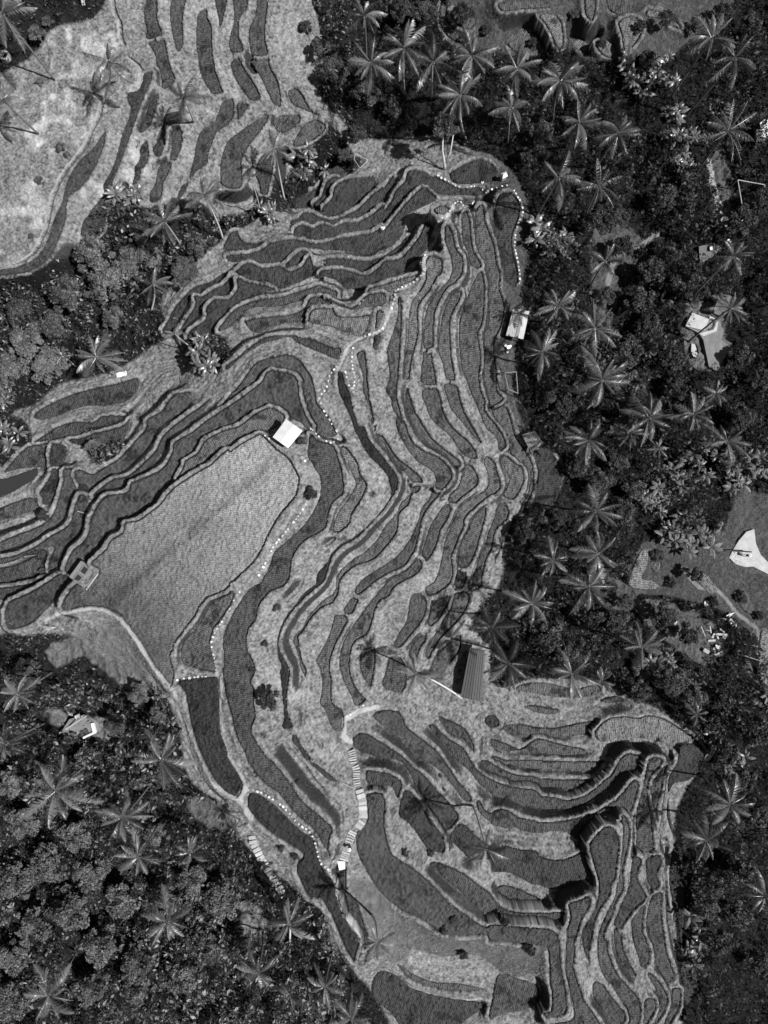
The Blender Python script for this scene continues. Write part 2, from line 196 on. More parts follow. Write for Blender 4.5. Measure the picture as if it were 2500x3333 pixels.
J16 J 5.4 0.56 80,380 120,350 200,340 300,360 450,370 600,340 730,320 760,340 720,390 660,420 520,440 450,440 300,430 220,450 130,420
J17 J 5.0 0.56 230,220 300,205 400,225 480,240 470,270 380,275 290,250
J18 J 4.6 0.61 170,90 250,50 400,50 600,90 750,60 790,100 740,140 600,155 450,150 280,120
J19 J 4.7 0.56 780,180 830,150 920,145 950,180 850,195
J20 J 6.4 0.81 740,400 830,310 950,290 1050,300 1130,280 1250,310 1350,370 1450,440 1530,540 1500,570 1420,570 1300,510 1150,460 1000,440 850,460 780,470
J21 J 9.8 0.51 1130,600 1170,580 1230,600 1210,650 1150,720 1125,800 1130,900 1150,1000 1160,1150 1170,1240 1110,1275 1040,1265 1040,1150 1040,1000 1060,880 1090,780 1110,680
J22 J 9.1 0.51 1260,640 1240,720 1220,830 1190,940 1195,1050 1170,1000 1145,880 1150,760 1200,680
J23 J 12.9 .35 700,1220 740,1150 800,1090 850,1080 900,1130 920,1200 910,1300 890,1450 860,1500 850,1580 780,1680 740,1780 720,1900 700,2000 700,2060 660,1960 650,1860 680,1780 740,1680 770,1550 760,1450 730,1350
J24 J 12.4 0.51 935,1000 975,1020 995,1120 985,1220 960,1320 945,1420 950,1530 900,1620 870,1720 830,1800 810,1860 820,1960 850,2080 900,2212 840,2212 780,2100 760,1980 770,1850 820,1720 880,1600 900,1500 920,1380 935,1250 945,1120
J24 M 12.4 0.51 1190,300 1230,300 1230,340 1270,440 1330,510 1370,560 1370,640 1350,700 1310,700 1310,610 1250,500 1210,430 1190,360
J25 J 11.5 .35 1020,1300 1060,1300 1080,1330 1060,1380 1050,1460 1100,1550 1110,1600 1020,1690 950,1790 930,1820 880,1790 910,1690 950,1600 990,1500 1000,1400
J26 J 11.2 0.46 880,1820 935,1820 935,1900 960,1990 1000,2080 1040,2150 990,2150 930,2080 890,1980
J27 J 10.2 .3 1110,1330 1160,1290 1210,1290 1220,1350 1190,1420 1210,1500 1170,1540 1120,1480 1110,1400
J28 J 10.5 0.46 1060,1670 1105,1650 1090,1740 1085,1820 1110,1890 1135,1960 1135,2060 1080,2100 1060,2040 1030,1950 1010,1850 1010,1750
J29 J 9.4 0.46 1170,1560 1225,1560 1220,1700 1240,1850 1260,1980 1290,2070 1320,2150 1310,2195 1240,2190 1180,2080 1170,1980 1140,1880 1110,1780 1130,1650
J30 J 14.0 0.46 550,1640 620,1610 700,1580 710,1650 650,1750 620,1850 590,1940 580,2050 610,2180 620,2230 550,2230 530,2100 535,1950 540,1820 565,1730
J30 M 14.0 0.46 1060,260 1090,330 1085,420 1110,500 1130,560 1160,600 1200,664 1220,720 980,720 985,664 1080,640 1075,560 1060,480 1050,350
M2 M 12.6 0.46 1170,480 1210,490 1260,560 1310,620 1290,664 1230,664 1210,610 1170,550
M4 M 11.4 0.46 1390,560 1430,550 1440,590 1410,650 1380,700 1365,700
M5 M 10.6 0.46 1400,440 1440,460 1490,540 1480,600 1440,664 1420,720 1400,720 1450,580 1440,520
M6 M 9.6 0.46 1510,510 1545,510 1540,590 1500,664 1480,720 1460,700 1500,590
M7 M 11.6 .35 240,440 300,440 400,510 550,550 700,570 680,600 600,664 560,720 380,720 300,620 230,560 210,500
M8 M 12.4 0.46 760,450 860,470 930,500 935,560 880,600 780,620 720,640 730,560
M9 M 12.0 0.56 320,400 400,450 480,480 600,490 690,510 640,520 500,510 380,470
M10 M 15.4 .35 60,-20 100,-20 105,80 150,140 170,200 200,300 180,340 150,280 110,200 80,130 65,60
S1 S 4.6 0.9 860,1250 900,1180 940,1180 930,1280 900,1350 960,1360 1010,1400 960,1420 850,1410 820,1380
S2 S 4.2 0.75 960,1220 1000,1220 1010,1290 980,1320 955,1290
S3 S 4.4 0.9 1140,1280 1220,1290 1300,1340 1360,1420 1300,1440 1240,1370 1170,1310
S4 S 4.6 0.9 1620,1660 1659,1680 1720,1700 1720,2000 1659,2000 1610,1950 1600,1800
S5 S 4.9 .3 250,600 330,570 400,640 430,700 400,850 360,930 280,940 250,850 280,720
S6 S 3.6 0.6 1450,1430 1530,1430 1560,1500 1580,1560 1530,1560 1480,1500
S7 S 4.2 0.7 1510,1850 1540,1840 1570,1900 1560,1960 1520,1900
U1 U 7.2 .3 245,250 330,270 320,330 270,380 210,400 190,500 215,580 200,480 195,380 230,310
U2 U 7.0 .3 210,640 240,620 255,800 250,1000 290,1060 300,1130 260,1200 245,1100 230,900 200,760
R1 R 3.2 0.62 80,250 150,180 240,180 310,240 330,310 260,340 180,330 110,290
R2 R 5.6 0.85 280,100 350,85 410,120 430,200 430,280 390,290 350,200 320,150
R3 R 2.2 0.75 480,250 540,240 600,300 580,330 500,290
R4 R 4.2 0.7 620,260 680,240 740,290 720,350 660,330
R5 R 5.6 0.72 760,130 850,100 900,160 880,240 800,320 780,220
R6 R 5.2 0.8 930,60 1010,70 1100,120 1140,180 1080,160 1000,110 930,100
R7 R 5.6 0.55 40,20 200,10 330,10 340,50 200,60 60,70
R8 R 5.8 0.6 560,-20 620,-20 620,80 600,130 560,90
R9 R 4.6 0.5 700,-20 830,-20 850,60 760,90 700,60
B8 B 3.6 0.6 1130,60 1150,20 1180,60 1190,150 1240,210 1300,240 1290,280 1200,250 1140,170
B9 B 3.9 0.6 1210,60 1290,60 1360,130 1330,190 1260,170 1210,120
'''
# open grassy ground heights  (overview x,y,z)
GROUND = '''30,60,12 30,300,11.5 60,450,11 150,250,10.6 200,100,10 640,150,4.4 700,60,3 720,250,3 650,400,-1 560,450,0 480,500,1
350,450,2.5 250,540,1 100,640,4 0,700,2 300,650,1 150,760,4 60,850,5 400,760,4 0,900,5 800,100,2 800,200,3 850,290,-1 950,250,-.5 1000,315,3.5
1150,300,4.5 1250,150,2.6 1300,60,3.5 1500,60,3 1650,60,3 1180,450,6.5 1180,600,6.6 1140,800,6.4 1180,900,5.5 1220,1000,4.4 1180,1150,5 1120,1300,6.4
1300,300,3 1400,200,2.5 1300,500,4 1400,500,3 1400,800,2 1400,1000,2 1550,300,2 1550,700,3 1650,1000,2 1600,1190,3.4 1400,1250,3.8 1300,1350,4.8
1300,1480,4 1500,1500,4.4 1600,1400,3.6 1600,1700,4 1500,1700,6 1470,1900,7 1500,2150,6.5 1620,2000,3 20,1400,13 150,1400,14.6 250,1400,16
300,1500,15.2 380,1650,14.6 450,1750,14.6 150,1550,13 100,1800,10 300,1900,11 500,1900,13 600,2000,13 100,2100,8 400,2150,10 700,2100,13.4
850,1950,13.6 1000,1990,13.2 1050,2090,12.4 550,2150,11 735,1540,12 762,1640,13 775,1740,14.4 745,1830,15.6 1000,1400,7.6 1020,1480,7.8
960,1500,9 850,1560,9.6 900,1560,9.2 1050,1530,7'''
# ribbons of worn earth or concrete: tile, width m, albedo, raise, points
RIBBONS = '''
O .4 .22 .1 100,1340 130,1325 180,1316 225,1318 265,1345 300,1390 330,1440 370,1480 385,1520 400,1580 425,1640 450,1680 500,1720 525,1730
O .7 .24 .05 815,1527 780,1535 760,1545 745,1556 745,1590 760,1602
H .4 .2 .06 570,640 600,720 595,850 600,980 640,1200 700,1310 760,1400 775,1470
H .8 .22 .06 770,1480 740,1520 730,1560 770,1630 805,1680 810,1760
E .35 .24 .06 535,985 510,1080 470,1180 430,1260 350,1300 290,1320 210,1370 160,1450 120,1540
E .5 .24 .03 945,370 935,430 890,455 850,470 810,515 830,560 810,630 770,690 730,760 735,840 690,900 620,950 535,985
R .9 .2 .02 1310,960 1330,1100 1370,1250 1380,1330 1400,1340
R .8 .12 .02 1000,1400 900,1470 760,1530 700,1700
S .5 .13 .02 1150,1290 1250,1400 1370,1430 1480,1560 1600,1660 1600,1800
M .3 .25 .05 30,0 60,60 65,140 100,200 150,260 170,310
M .3 .25 .05 280,430 320,470 400,510 520,550 620,560 720,560
'''
STONES = '''
E|pale stepping stone curving round the dark topmost paddies|830,170 900,205 990,243 1100,237 1150,260 1180,285
E|pale stepping stone between the white shrine and the path fork|1190,275 1220,255 1340,230
E|dim stepping stone down the shaded bund beside the banana plants|1380,270 1430,360 1440,430 1410,500 1390,570 1385,680 1400,750 1415,850 1420,930 1405,960
E|pale stepping stone winding down the bare crest of the ridge|1090,340 1070,400 1040,410 1010,370 980,345 945,370 935,430 890,455 850,470 810,515 830,560 810,630 770,690 730,760 735,840 690,900 620,950 535,985 510,1080 470,1180 430,1260 350,1300 290,1320
E|pale stepping stone in the hairpin loop below the ridge crest|220,1400 210,1500 230,1600 225,1690 190,1670 170,1600 160,1560
G|pale stepping stone winding from the hairpin down to the square hut|1430,430 1380,490 1370,530 1350,590 1305,650 1330,730 1400,850 1440,920 1400,975 1320,945 1260,890 1220,860
G|pale stepping stone in the short row at the corner of the large field|880,905 960,955
G|pale stepping stone in the short row beside the hut bushes|1180,1075 1215,1125
G|pale stepping stone in the dotted line beside the large field|1205,1420 1150,1510 1060,1620 980,1720 930,1820 870,1930
G|pale stepping stone in the dotted line above the pointed paddy|730,2050 700,2090
H|pale stepping stone along the bund of the pointed paddy|690,120 620,250 560,340 530,430 545,540 570,640
H|pale stepping stone across the bund over the long dark paddy|550,655 480,665 340,680 270,695
H|white stepping stone bordering the lower dark paddy|795,1480 870,1500 960,1540 1050,1610 1140,1710 1250,1800 1285,1900 1310,2000 1380,2070 1410,2160
I|white stepping stone in the short row above the stairs|75,205 140,183
I|white stepping stone between the stairs and the broken path end|180,150 225,100
'''
# palms: overview x,y of crown, crown radius px, height m, [base x,y], look
PALMS = '''
235,135,46,9,220,223|398,212,40,9,418,262|592,322,38,12,615,432|541,384,18,11,563,466|441,421,38,11,482,518|356,479,46,11,389,529|330,615,38,7,326,672
208,772,50,8|135,769,20,5,164,792|378,722,22,6,420,755|7,216,38,8|5,30,60,12|788,34,38,12|802,136,44,12|872,105,50,13,875,204|935,136,48,12,931,211
1020,122,52,13,1013,190|994,207,48,12,1006,299|1116,148,44,12|1105,234,38,11,1096,310|1210,176,54,13,1195,256|1251,265,44,11,1222,317|1336,288,44,12
1206,385,48,12|1294,403,48,12,1260,472|1571,284,58,13|1537,83,48,14|1588,126,54,14|1307,565,38,10|1584,554,40,11,1494,644|1577,666,36,12,1487,738
1206,662,40,10|1285,709,50,12|1170,760,44,10|1300,821,56,13|1361,936,32,8|1402,903,48,12|1498,896,40,12|1548,849,26,9|1271,950,46,11|1570,954,46,12
1422,968,24,7|1285,1105,48,12|1195,1209,40,11|1291,1195,50,12|1271,1267,54,12|1148,1303,48,12|1098,1433,50,12|1235,1454,46,11|1386,1397,52,13
1062,1356,50,10|898,1457,40,12,997,1508|1050,1832,44,13,1021,1740|815,2035,36,12,803,1977|348,1641,58,12|122,1707,66,12|38,1498,40,10|12,1606,38,11
265,1766,48,12|300,1850,46,12|411,1843,34,8|362,1989,48,9|624,1996,46,11,627,2070|509,1787,24,3|105,2150,55,11|557,2100,42,9|627,2150,30,8|759,2200,48,9
702,2130,38,8|1525,1815,46,10|1576,1738,50,11|1505,1543,24,5|1652,1934,38,10|1300,1470,30,7'''
# spiky ground plants on the terraces
SPIKY = '524,1492,14 570,1589,13 803,1068,16 300,898,15 356,1053,10 318,1012,10 1150,535,12 745,1975,9 930,1020,5 385,690,14'
TREES = '''1420,1200,16 1450,1260,14 1500,1240,20 1540,1300,15 1600,1290,14 1640,1330,12 1480,1310,14 1440,1340,18 1350,1300,20 1320,1270,16 1290,1245,20 1330,555,20 1310,640,22 1355,600,18 1385,545,14 1240,30,14 1380,60,16 1440,40,20 1050,60,14 1150,95,14 1300,95,12 1500,60,22 1560,30,25 1620,50,25 1000,90,16 150,640,45 230,600,50 190,540,45 280,560,40 120,700,35 60,740,45 110,790,40 40,670,32 330,560,28 400,590,35 430,540,30 250,690,30 30,800,40 300,500,30
380,440,18 620,410,14 770,290,25 745,330,22 660,60,18 685,100,22 720,150,38 790,200,35 840,230,30 870,20,30 962,272,30 1170,290,35 1140,340,25 1290,480,35 1335,470,30
1340,540,30 1400,590,40 1380,650,35 1440,560,30 1480,610,35 1350,760,40 1400,700,35 1450,780,35 1460,840,30 1360,840,35 1600,480,40 1640,440,30 1480,430,25
1430,430,35 1600,770,30 1640,820,35 1600,900,35 1250,1010,30 1290,1040,32 1330,1000,25 1220,880,30 1180,860,22 1160,1110,30 1200,1120,28 1130,1150,28 1340,1110,35
1370,1060,25 1240,1140,28 1180,1370,40 1230,1400,38 1270,1340,30 1330,1340,35 1430,1330,30 1480,1370,25 1450,1470,40 1380,1490,32 1490,1500,35 1530,1560,30
1560,1620,35 1620,1580,40 1600,1680,35 1560,1500,30 1640,1760,30 1480,1870,22 1540,1900,35 1600,1880,35 1520,1960,28 1590,1970,35 1550,2030,30 1640,2080,30
60,1450,30 300,1500,26 250,1560,28 345,1540,22 180,1650,30 30,1690,35 60,1770,40 170,1800,40 110,1860,45 40,1900,45 200,1880,40 270,1940,45
160,1960,50 80,1990,45 30,2060,40 220,2030,45 300,2060,45 360,1930,30 420,1900,38 480,1940,40 460,2040,38 400,2100,40 300,2130,40 200,2130,40 520,2030,25
340,1800,28 20,2160,40 560,1870,16 582,1511,27 671,1066,15 652,952,12 95,1115,14 182,1054,11 205,965,20 225,975,14 95,1235,12 572,1390,8 599,1312,9 545,1447,8 647,1680,7 608,1831,8 638,1850,9 951,1675,5 960,1706,5 876,1843,9 930,1844,8 88,176,12 104,49,14 80,75,20 133,320,13 146,335,9 86,389,12 68,511,8 163,1135,8 100,1217,9 320,1078,12 769,350,14 1000,2060,12 960,2010,10 1090,1990,12 1145,2050,12 980,1985,9 1000,30,26 920,30,30 1080,240,22 1400,130,26'''
# banana thickets: overview cx,cy,rx,ry,count,label
BANANAS = '''1540,1010,110,45,34|banana plant in the dense thicket left of the bright concrete yard
1430,1060,60,50,16|banana plant with glossy leaves where thicket meets the bushy trees
1480,1150,70,40,16|banana plant on the slope above the pale L-shaped paddy
1165,515,22,28,8|banana plant beside the shaded stepping stones
1215,540,35,35,8|pale-leaved banana plant right of the shaded stepping stones
1400,170,60,55,18|banana plant in the dark gully under the wispy tall palms
1460,300,40,60,12|banana plant left of the large palm with the white roof beyond
1470,380,30,40,8|banana plant above the dark framed pergola
666,376,38,22,9|banana plant by the ravine between ridge and upper terraces
573,466,22,16,6|banana plant at the foot of the thin leaning palm
455,766,42,34,10|banana plant in the sunlit clump under the small leaning palm
16,850,26,24,6|banana plant at the left edge above the pale bare ground
30,945,32,30,6|banana plant at the left edge below the pale bare ground
290,425,40,16,6|banana plant at the lower end of the dark strip paddy
1410,1440,40,40,8|banana plant in the gap below the long pole
1500,1470,36,30,8|banana plant just below the heap of broken planks
1560,1600,40,50,10|banana plant beyond the crescent paddy at the right
1500,1990,25,90,10|banana plant along the shaded foot of the lower right terraces
1640,1500,16,50,5|banana plant at the right edge below the pale strip paddy
1110,800,0,0,0|x
270,1420,30,20,0|x'''
JUNGLE = '''
690,-40 705,100 690,200 740,260 770,300 800,300 930,290 1020,320 1100,360 1140,430 1150,500 1125,640 1140,690 1120,760 1110,850 1150,960 1215,990 1200,1070 1110,1120 1080,1260 1020,1340 1060,1400 1070,1480 1150,1465 1260,1470 1330,1500 1420,1530 1500,1600 1510,1660 1460,1760 1460,2000 1500,2260 1720,2260 1720,1460 1640,1380 1560,1320 1450,1290 1370,1280 1360,1230 1390,1170 1460,1170 1560,1140 1600,1060 1720,1060 1720,-40 1500,80 1450,120 1300,130 1230,110 1180,90 1100,120 1020,110 960,60 960,-40
640,370 560,440 480,470 420,430 330,450 230,440 190,520 100,600 -40,640 -40,860 60,880 130,830 250,800 330,745 370,720 350,640 480,520 620,445 680,400 760,360 750,310
-40,1400 80,1370 180,1380 260,1440 340,1480 385,1560 410,1680 490,1740 515,1800 560,1850 640,1920 700,1970 720,2040 770,2100 830,2260 -40,2260
430,730 490,730 490,790 430,800 400,770
595,400 630,335 655,290 690,262 735,285 760,340 740,375 690,400 640,440 600,440
180,930 250,930 270,980 200,1000
-40,900 40,900 80,960 40,1000 -40,1000
-40,-40 230,-40 200,40 120,60 60,130 -40,150'''
# clearings in the woods: ground height offset 0, albedo
CLEAR = '''
O .06 850,1960 930,1925 1060,1955 1180,2010 1185,2085 1100,2110 1030,2060 960,2065 890,2040
O .075 745,1900 800,1905 880,1960 900,2030 850,2080 790,2000
O .05 1290,480 1400,530 1345,620 1310,720 1280,650
O .06 1530,350 1560,330 1580,420 1590,500 1560,500 1540,430
O .08 1485,665 1545,655 1565,700 1560,790 1500,795 1475,740
O .05 1275,1240 1330,1250 1400,1300 1350,1320 1290,1300
O .06 1370,1290 1480,1310 1560,1370 1540,1440 1460,1400 1380,1330
O .05 1610,1050 1640,1130 1700,1180 1700,1240 1600,1230 1570,1200 1580,1160
O .12 520,1950 560,1960 580,2010 560,2060 530,2040
O .085 270,1340 340,1440 300,1500 230,1450 180,1420 120,1440 100,1400 170,1370
O .10 190,1560 230,1545 270,1570 250,1600 200,1590
O .09 90,1540 120,1530 150,1550 130,1570
O .07 420,1720 490,1740 500,1790 440,1780 400,1740
'''
# ------------------------------------------------------------------ helpers
rng = np.random.default_rng(7)
random.seed(7)
def src(tile, pts):
    x0, y0, s = TILE[tile]
    return [(x0 + x / s, y0 + y / s) for x, y in pts]
def pts_of(t):
    return [tuple(float(v) for v in p.split(',')) for p in t.split()]
def world(px, py, z):             # a map point lying at height z
    d = K * (CAMZ - z)
    return ((px - 1250) * d, -(py - 1666.5) * d)
def catmull(p, closed=True, step=0.25):
    p = np.array(p, float); n = len(p); out = []
    rngi = range(n) if closed else range(n - 1)
    for i in rngi:
        if closed: a, b, c, d = p[i - 1], p[i], p[(i + 1) % n], p[(i + 2) % n]
        else: a, b, c, d = p[max(i - 1, 0)], p[i], p[i + 1], p[min(i + 2, n - 1)]
        L = np.linalg.norm(c - b); k = max(2, int(L / step))
        t = np.linspace(0, 1, k, endpoint=False)[:, None]
        # centripetal-ish: limit tangents so long strips do not overshoot
        m1 = (c - a) * 0.5; m2 = (d - b) * 0.5
        for m in (m1, m2):
            l = np.linalg.norm(m)
            if l > L: m *= L / l
        h = 2*t**3 - 3*t**2 + 1; h1 = t**3 - 2*t**2 + t; h2 = -2*t**3 + 3*t**2; h3 = t**3 - t**2
        out.append(h * b + h1 * m1 + h2 * c + h3 * m2)
    if not closed: out.append(p[-1:])
    return np.concatenate(out)
TAB = rng.random((256, 256)).astype(np.float32)
def vnoise(X, Y, s, o=0.0):       # smooth value noise 0..1, feature size s metres
    x = X / s + 37.3 * o + 500; y = Y / s + 91.7 * o + 500
    xi = np.floor(x).astype(np.int32); yi = np.floor(y).astype(np.int32)
    fx = (x - xi).astype(np.float32); fy = (y - yi).astype(np.float32)
    fx = fx * fx * (3 - 2 * fx); fy = fy * fy * (3 - 2 * fy)
    a = TAB[yi & 255, xi & 255]; b = TAB[yi & 255, (xi + 1) & 255]
    c = TAB[(yi + 1) & 255, xi & 255]; d = TAB[(yi + 1) & 255, (xi + 1) & 255]
    return (a * (1 - fx) + b * fx) * (1 - fy) + (c * (1 - fx) + d * fx) * fy

# ------------------------------------------------------------------ height map
G = 0.11
NX, NY = 1170, 1540
X0, Y0 = -NX * G / 2, -NY * G / 2
gx = X0 + np.arange(NX) * G; gy = Y0 + np.arange(NY) * G
LAB = np.full((NY, NX), -1, np.int16)            # paddy index
FIX = np.zeros((NY, NX), bool)
Z = np.zeros((NY, NX), np.float32)
def fill(poly):
    """scanline fill of a world polygon -> (i0, j0, mask)"""
    p = np.asarray(poly)
    j0 = int(max(0, math.floor((p[:, 0].min() - X0) / G) - 8)); j1 = int(min(NX, math.ceil((p[:, 0].max() - X0) / G) + 9))
    i0 = int(max(0, math.floor((p[:, 1].min() - Y0) / G) - 8)); i1 = int(min(NY, math.ceil((p[:, 1].max() - Y0) / G) + 9))
    if j1 <= j0 or i1 <= i0: return None
    M = np.zeros((i1 - i0, j1 - j0), bool)
    q = np.roll(p, -1, axis=0); ya, yb = p[:, 1], q[:, 1]
    for r in range(i0, i1):
        y = gy[r]
        c = (ya <= y) != (yb <= y)
        if not c.any(): continue
        xs = np.sort(p[c, 0] + (y - ya[c]) / (yb[c] - ya[c]) * (q[c, 0] - p[c, 0]))
        row = M[r - i0]
        for k in range(0, len(xs) - 1, 2):
            a = int(math.ceil((xs[k] - X0) / G)) - j0; b = int(math.floor((xs[k + 1] - X0) / G)) - j0
            row[max(a, 0):max(b + 1, 0)] = True
    return i0, j0, M
def boxblur(A, r):
    A = A.astype(np.float32)
    for ax in (0, 1):
        P = np.pad(A, [(r + 1, r) if k == ax else (0, 0) for k in (0, 1)], mode='edge')
        C = np.cumsum(P, axis=ax, dtype=np.float64)
        n = A.shape[ax]
        A = ((np.take(C, np.arange(2*r + 1, 2*r + 1 + n), axis=ax) - np.take(C, np.arange(0, n), axis=ax)) / (2*r + 1)).astype(np.float32)
    return A
def dist_out(M, R):
    """approx. distance (cells) outside mask, capped at R"""
    D = np.full(M.shape, R + 1.0, np.float32); D[M] = 0
    H, W = M.shape
    offs = sorted([(math.hypot(a, b), a, b) for a in range(-R, R + 1) for b in range(-R, R + 1) if 0 < math.hypot(a, b) <= R])
    for d, a, b in offs:
        S = M[max(0, a):H + min(0, a), max(0, b):W + min(0, b)]
        T = D[max(0, -a):H + min(0, -a), max(0, -b):W + min(0, -b)]
        np.minimum(T, np.where(S, d, R + 1).astype(np.float32), out=T)
    return D

def merge(masks):
    i0 = min(m[0] for m in masks); j0 = min(m[1] for m in masks)
    i1 = max(m[0] + m[2].shape[0] for m in masks); j1 = max(m[1] + m[2].shape[1] for m in masks)
    M = np.zeros((i1 - i0, j1 - j0), bool)
    for a, b, m in masks: M[a - i0:a - i0 + m.shape[0], b - j0:b - j0 + m.shape[1]] |= m
    return i0, j0, M
paddies = {}
for ln in PADDIES.strip().splitlines():
    f = ln.split(' ', 4)
    z = float(f[2])
    poly = catmull([world(px, py, z) for px, py in src(f[1], pts_of(f[4]))], True, 0.3)
    poly += rng.normal(0, 0.02, poly.shape)
    m = fill(poly)
    if m is None: continue
    P = paddies.setdefault(f[0], dict(z=z, tone=float(f[3]), m=[], pts=[]))
    P['m'].append(m); P['pts'].append(poly)
order = sorted(paddies.items(), key=lambda t: t[1]['z'])
for k, (n, P) in enumerate(order):
    P['i0'], P['j0'], P['M'] = merge(P['m']); P['k'] = k
    i0, j0, M = P['i0'], P['j0'], P['M']
    sl = (slice(i0, i0 + M.shape[0]), slice(j0, j0 + M.shape[1]))
    P['sl'] = sl
    LAB[sl][M] = k; FIX[sl] |= M; Z[sl][M] = P['z']
# coarse solve (about 1 m) for the lie of the land between the terraces
B = 10
cy, cx = NY // B, NX // B
wt = FIX.reshape(cy, B, cx, B).sum((1, 3)).astype(np.float32)
zs = np.where(FIX, Z, 0).reshape(cy, B, cx, B).sum((1, 3)) / np.maximum(wt, 1)
cf = wt > 12; Zc = np.where(cf, zs, 8.0).astype(np.float32)
for t in pts_of(GROUND.replace('\n', ' ')):
    x, y = world(t[0] * 1.5069, t[1] * 1.5069, t[2])
    i = int((y - Y0) / G / B); j = int((x - X0) / G / B)
    for a in (0, 1):
        for b in (0, 1):
            if 0 <= i + a < cy and 0 <= j + b < cx and not cf[i + a, j + b]: cf[i + a, j + b] = True; Zc[i + a, j + b] = t[2]
keep = Zc[cf].copy()
def jac(A):
    P = np.pad(A, 1, mode='edge'); return 0.25 * (P[:-2, 1:-1] + P[2:, 1:-1] + P[1:-1, :-2] + P[1:-1, 2:])
for it in range(5000):
    Zc = jac(Zc); Zc[cf] = keep
Zs = boxblur(boxblur(Zc, 1), 1)
def upsample(A, shape, B):
    H, W = shape
    y = np.clip((np.arange(H) - B / 2 + .5) / B, 0, A.shape[0] - 1.001); x = np.clip((np.arange(W) - B / 2 + .5) / B, 0, A.shape[1] - 1.001)
    yi = y.astype(int); xi = x.astype(int); fy = (y - yi)[:, None]; fx = (x - xi)[None, :]
    a = A[yi][:, xi]; b = A[yi][:, xi + 1]; c = A[yi + 1][:, xi]; d = A[yi + 1][:, xi + 1]
    return ((a * (1 - fx) + b * fx) * (1 - fy) + (c * (1 - fx) + d * fx) * fy).astype(np.float32)
ZU = upsample(Zs, (NY, NX), B)
GYs, GXs = np.gradient(ZU, G)
# bunds: a low grassy lip outside every downhill edge
BUND = np.zeros((NY, NX), np.float32)
RICE = np.zeros((NY, NX), bool)
R = 5
for n, P in order:
    sl, M, z = P['sl'], P['M'], P['z']
    D = dist_out(M, R + 1)
    Bm = boxblur(boxblur(M, 3), 3)
    ny, nx = np.gradient(-Bm)
    l = np.hypot(ny, nx) + 1e-4
    dn = (ny * GYs[sl] + nx * GXs[sl]) / l             # slope met when walking outward
    if n[0] in 'US': D = D + 99
    down = (dn < -0.015) | (boxblur((dn < -0.02).astype(np.float32), 3) > .6)
    wn = vnoise(gx[None, sl[1]].astype(np.float32), gy[sl[0], None].astype(np.float32), .7, 51) * .6 + vnoise(gx[None, sl[1]].astype(np.float32), gy[sl[0], None].astype(np.float32), 3.0, 52) * .7
    wid = np.minimum(2.2 + 3.6 * wn, R + .5)
    band = (~M) & (D <= wid) & down
    band &= ~((Z[sl] > z + 0.2) & FIX[sl])
    prof = np.clip(np.minimum(D, wid + 1.2 - D) / 1.3, 0, 1)
    v = z + 0.08 + 0.19 * prof
    Z[sl][M] = z; LAB[sl][M] = P['k']; FIX[sl] |= M; BUND[sl][M] = 0
    RICE[sl] |= M
    Z[sl][band] = v[band]; LAB[sl][band] = -2; FIX[sl] |= band; BUND[sl][band] = 1; RICE[sl] &= ~band
X, Y = np.meshgrid(gx.astype(np.float32), gy.astype(np.float32))
Zf = np.where(FIX, Z, ZU)
kz = Z[FIX].copy()
for it in range(140):
    Zf = jac(Zf); Zf[FIX] = kz
Z = Zf.astype(np.float32); del Zf
FREE = ~FIX
def ext(A, r, f):                 # separable local minimum / maximum
    for ax in (0, 1):
        B_ = A.copy()
        for k in range(1, r + 1):
            B_ = f(B_, np.roll(A, k, ax)); B_ = f(B_, np.roll(A, -k, ax))
        A = B_
    return A
lo_ = ext(Z, 9, np.minimum); hi_ = ext(Z, 9, np.maximum); lo_ = boxblur(lo_, 2)
tt = np.clip((Z - lo_) / np.maximum(hi_ - lo_, .01), 0, 1)
cl = np.clip((hi_ - lo_ - 1.9) / .6, 0, 1) * FREE                        # high banks stand as near-vertical cuts
Z = (Z * (1 - cl) + cl * (lo_ + (hi_ - lo_) * np.clip((tt - .5) / .42, 0, 1))).astype(np.float32)
del lo_, hi_, tt
sm = boxblur(boxblur(Z, 2), 2); gsm = np.hypot(*np.gradient(sm, G)); st_ = np.clip((gsm - 1.0) / .5, 0, 1) * boxblur(FREE, 1) * (1 - cl)
Z = np.where(FREE, Z * (1 - st_) + sm * st_, Z).astype(np.float32)
X_, Y_ = np.meshgrid(gx.astype(np.float32), gy.astype(np.float32))
tp = sm * 2 * math.pi / .42 + 5 * vnoise(X_, Y_, 2.5, 61)                 # little cattle-step ledges following the slope
TERR = np.sin(tp) * np.clip((gsm - .12) / .15, 0, 1) * np.clip((1.1 - gsm) / .4, 0, 1) * (vnoise(X_, Y_, 3, 62) > .3)
Z += np.where(FREE, TERR * .045, 0).astype(np.float32); del X_, Y_, tp
# masks from outlines
def mask_of(text, has=0):
    out = []
    for ln in text.strip().splitlines():
        f = ln.split(' ', has) if has else [ln]
        tile = f[0] if has else 'O'
        p = src(tile, pts_of(f[-1]))
        q = []
        for px, py in p:
            z = 8.0
            for _ in range(3):
                x, y = world(px, py, z)
                i = int(np.clip((y - Y0) / G, 0, NY - 1)); j = int(np.clip((x - X0) / G, 0, NX - 1)); z = float(Z[i, j])
            q.append((x, y))
        q = catmull(q, True, 1.0) + 0
        m = fill(q)
        M = np.zeros((NY, NX), bool)
        if m: M[m[0]:m[0] + m[2].shape[0], m[1]:m[1] + m[2].shape[1]] = m[2]
        out.append((f, M))
    return out
JM = np.zeros((NY, NX), bool)
for f, M in mask_of(JUNGLE): JM |= M
n1 = vnoise(X, Y, 2.2, 1) ; n2 = vnoise(X, Y, .8, 2); n3 = vnoise(X, Y, .35, 3); n4 = vnoise(X, Y, 6, 4)
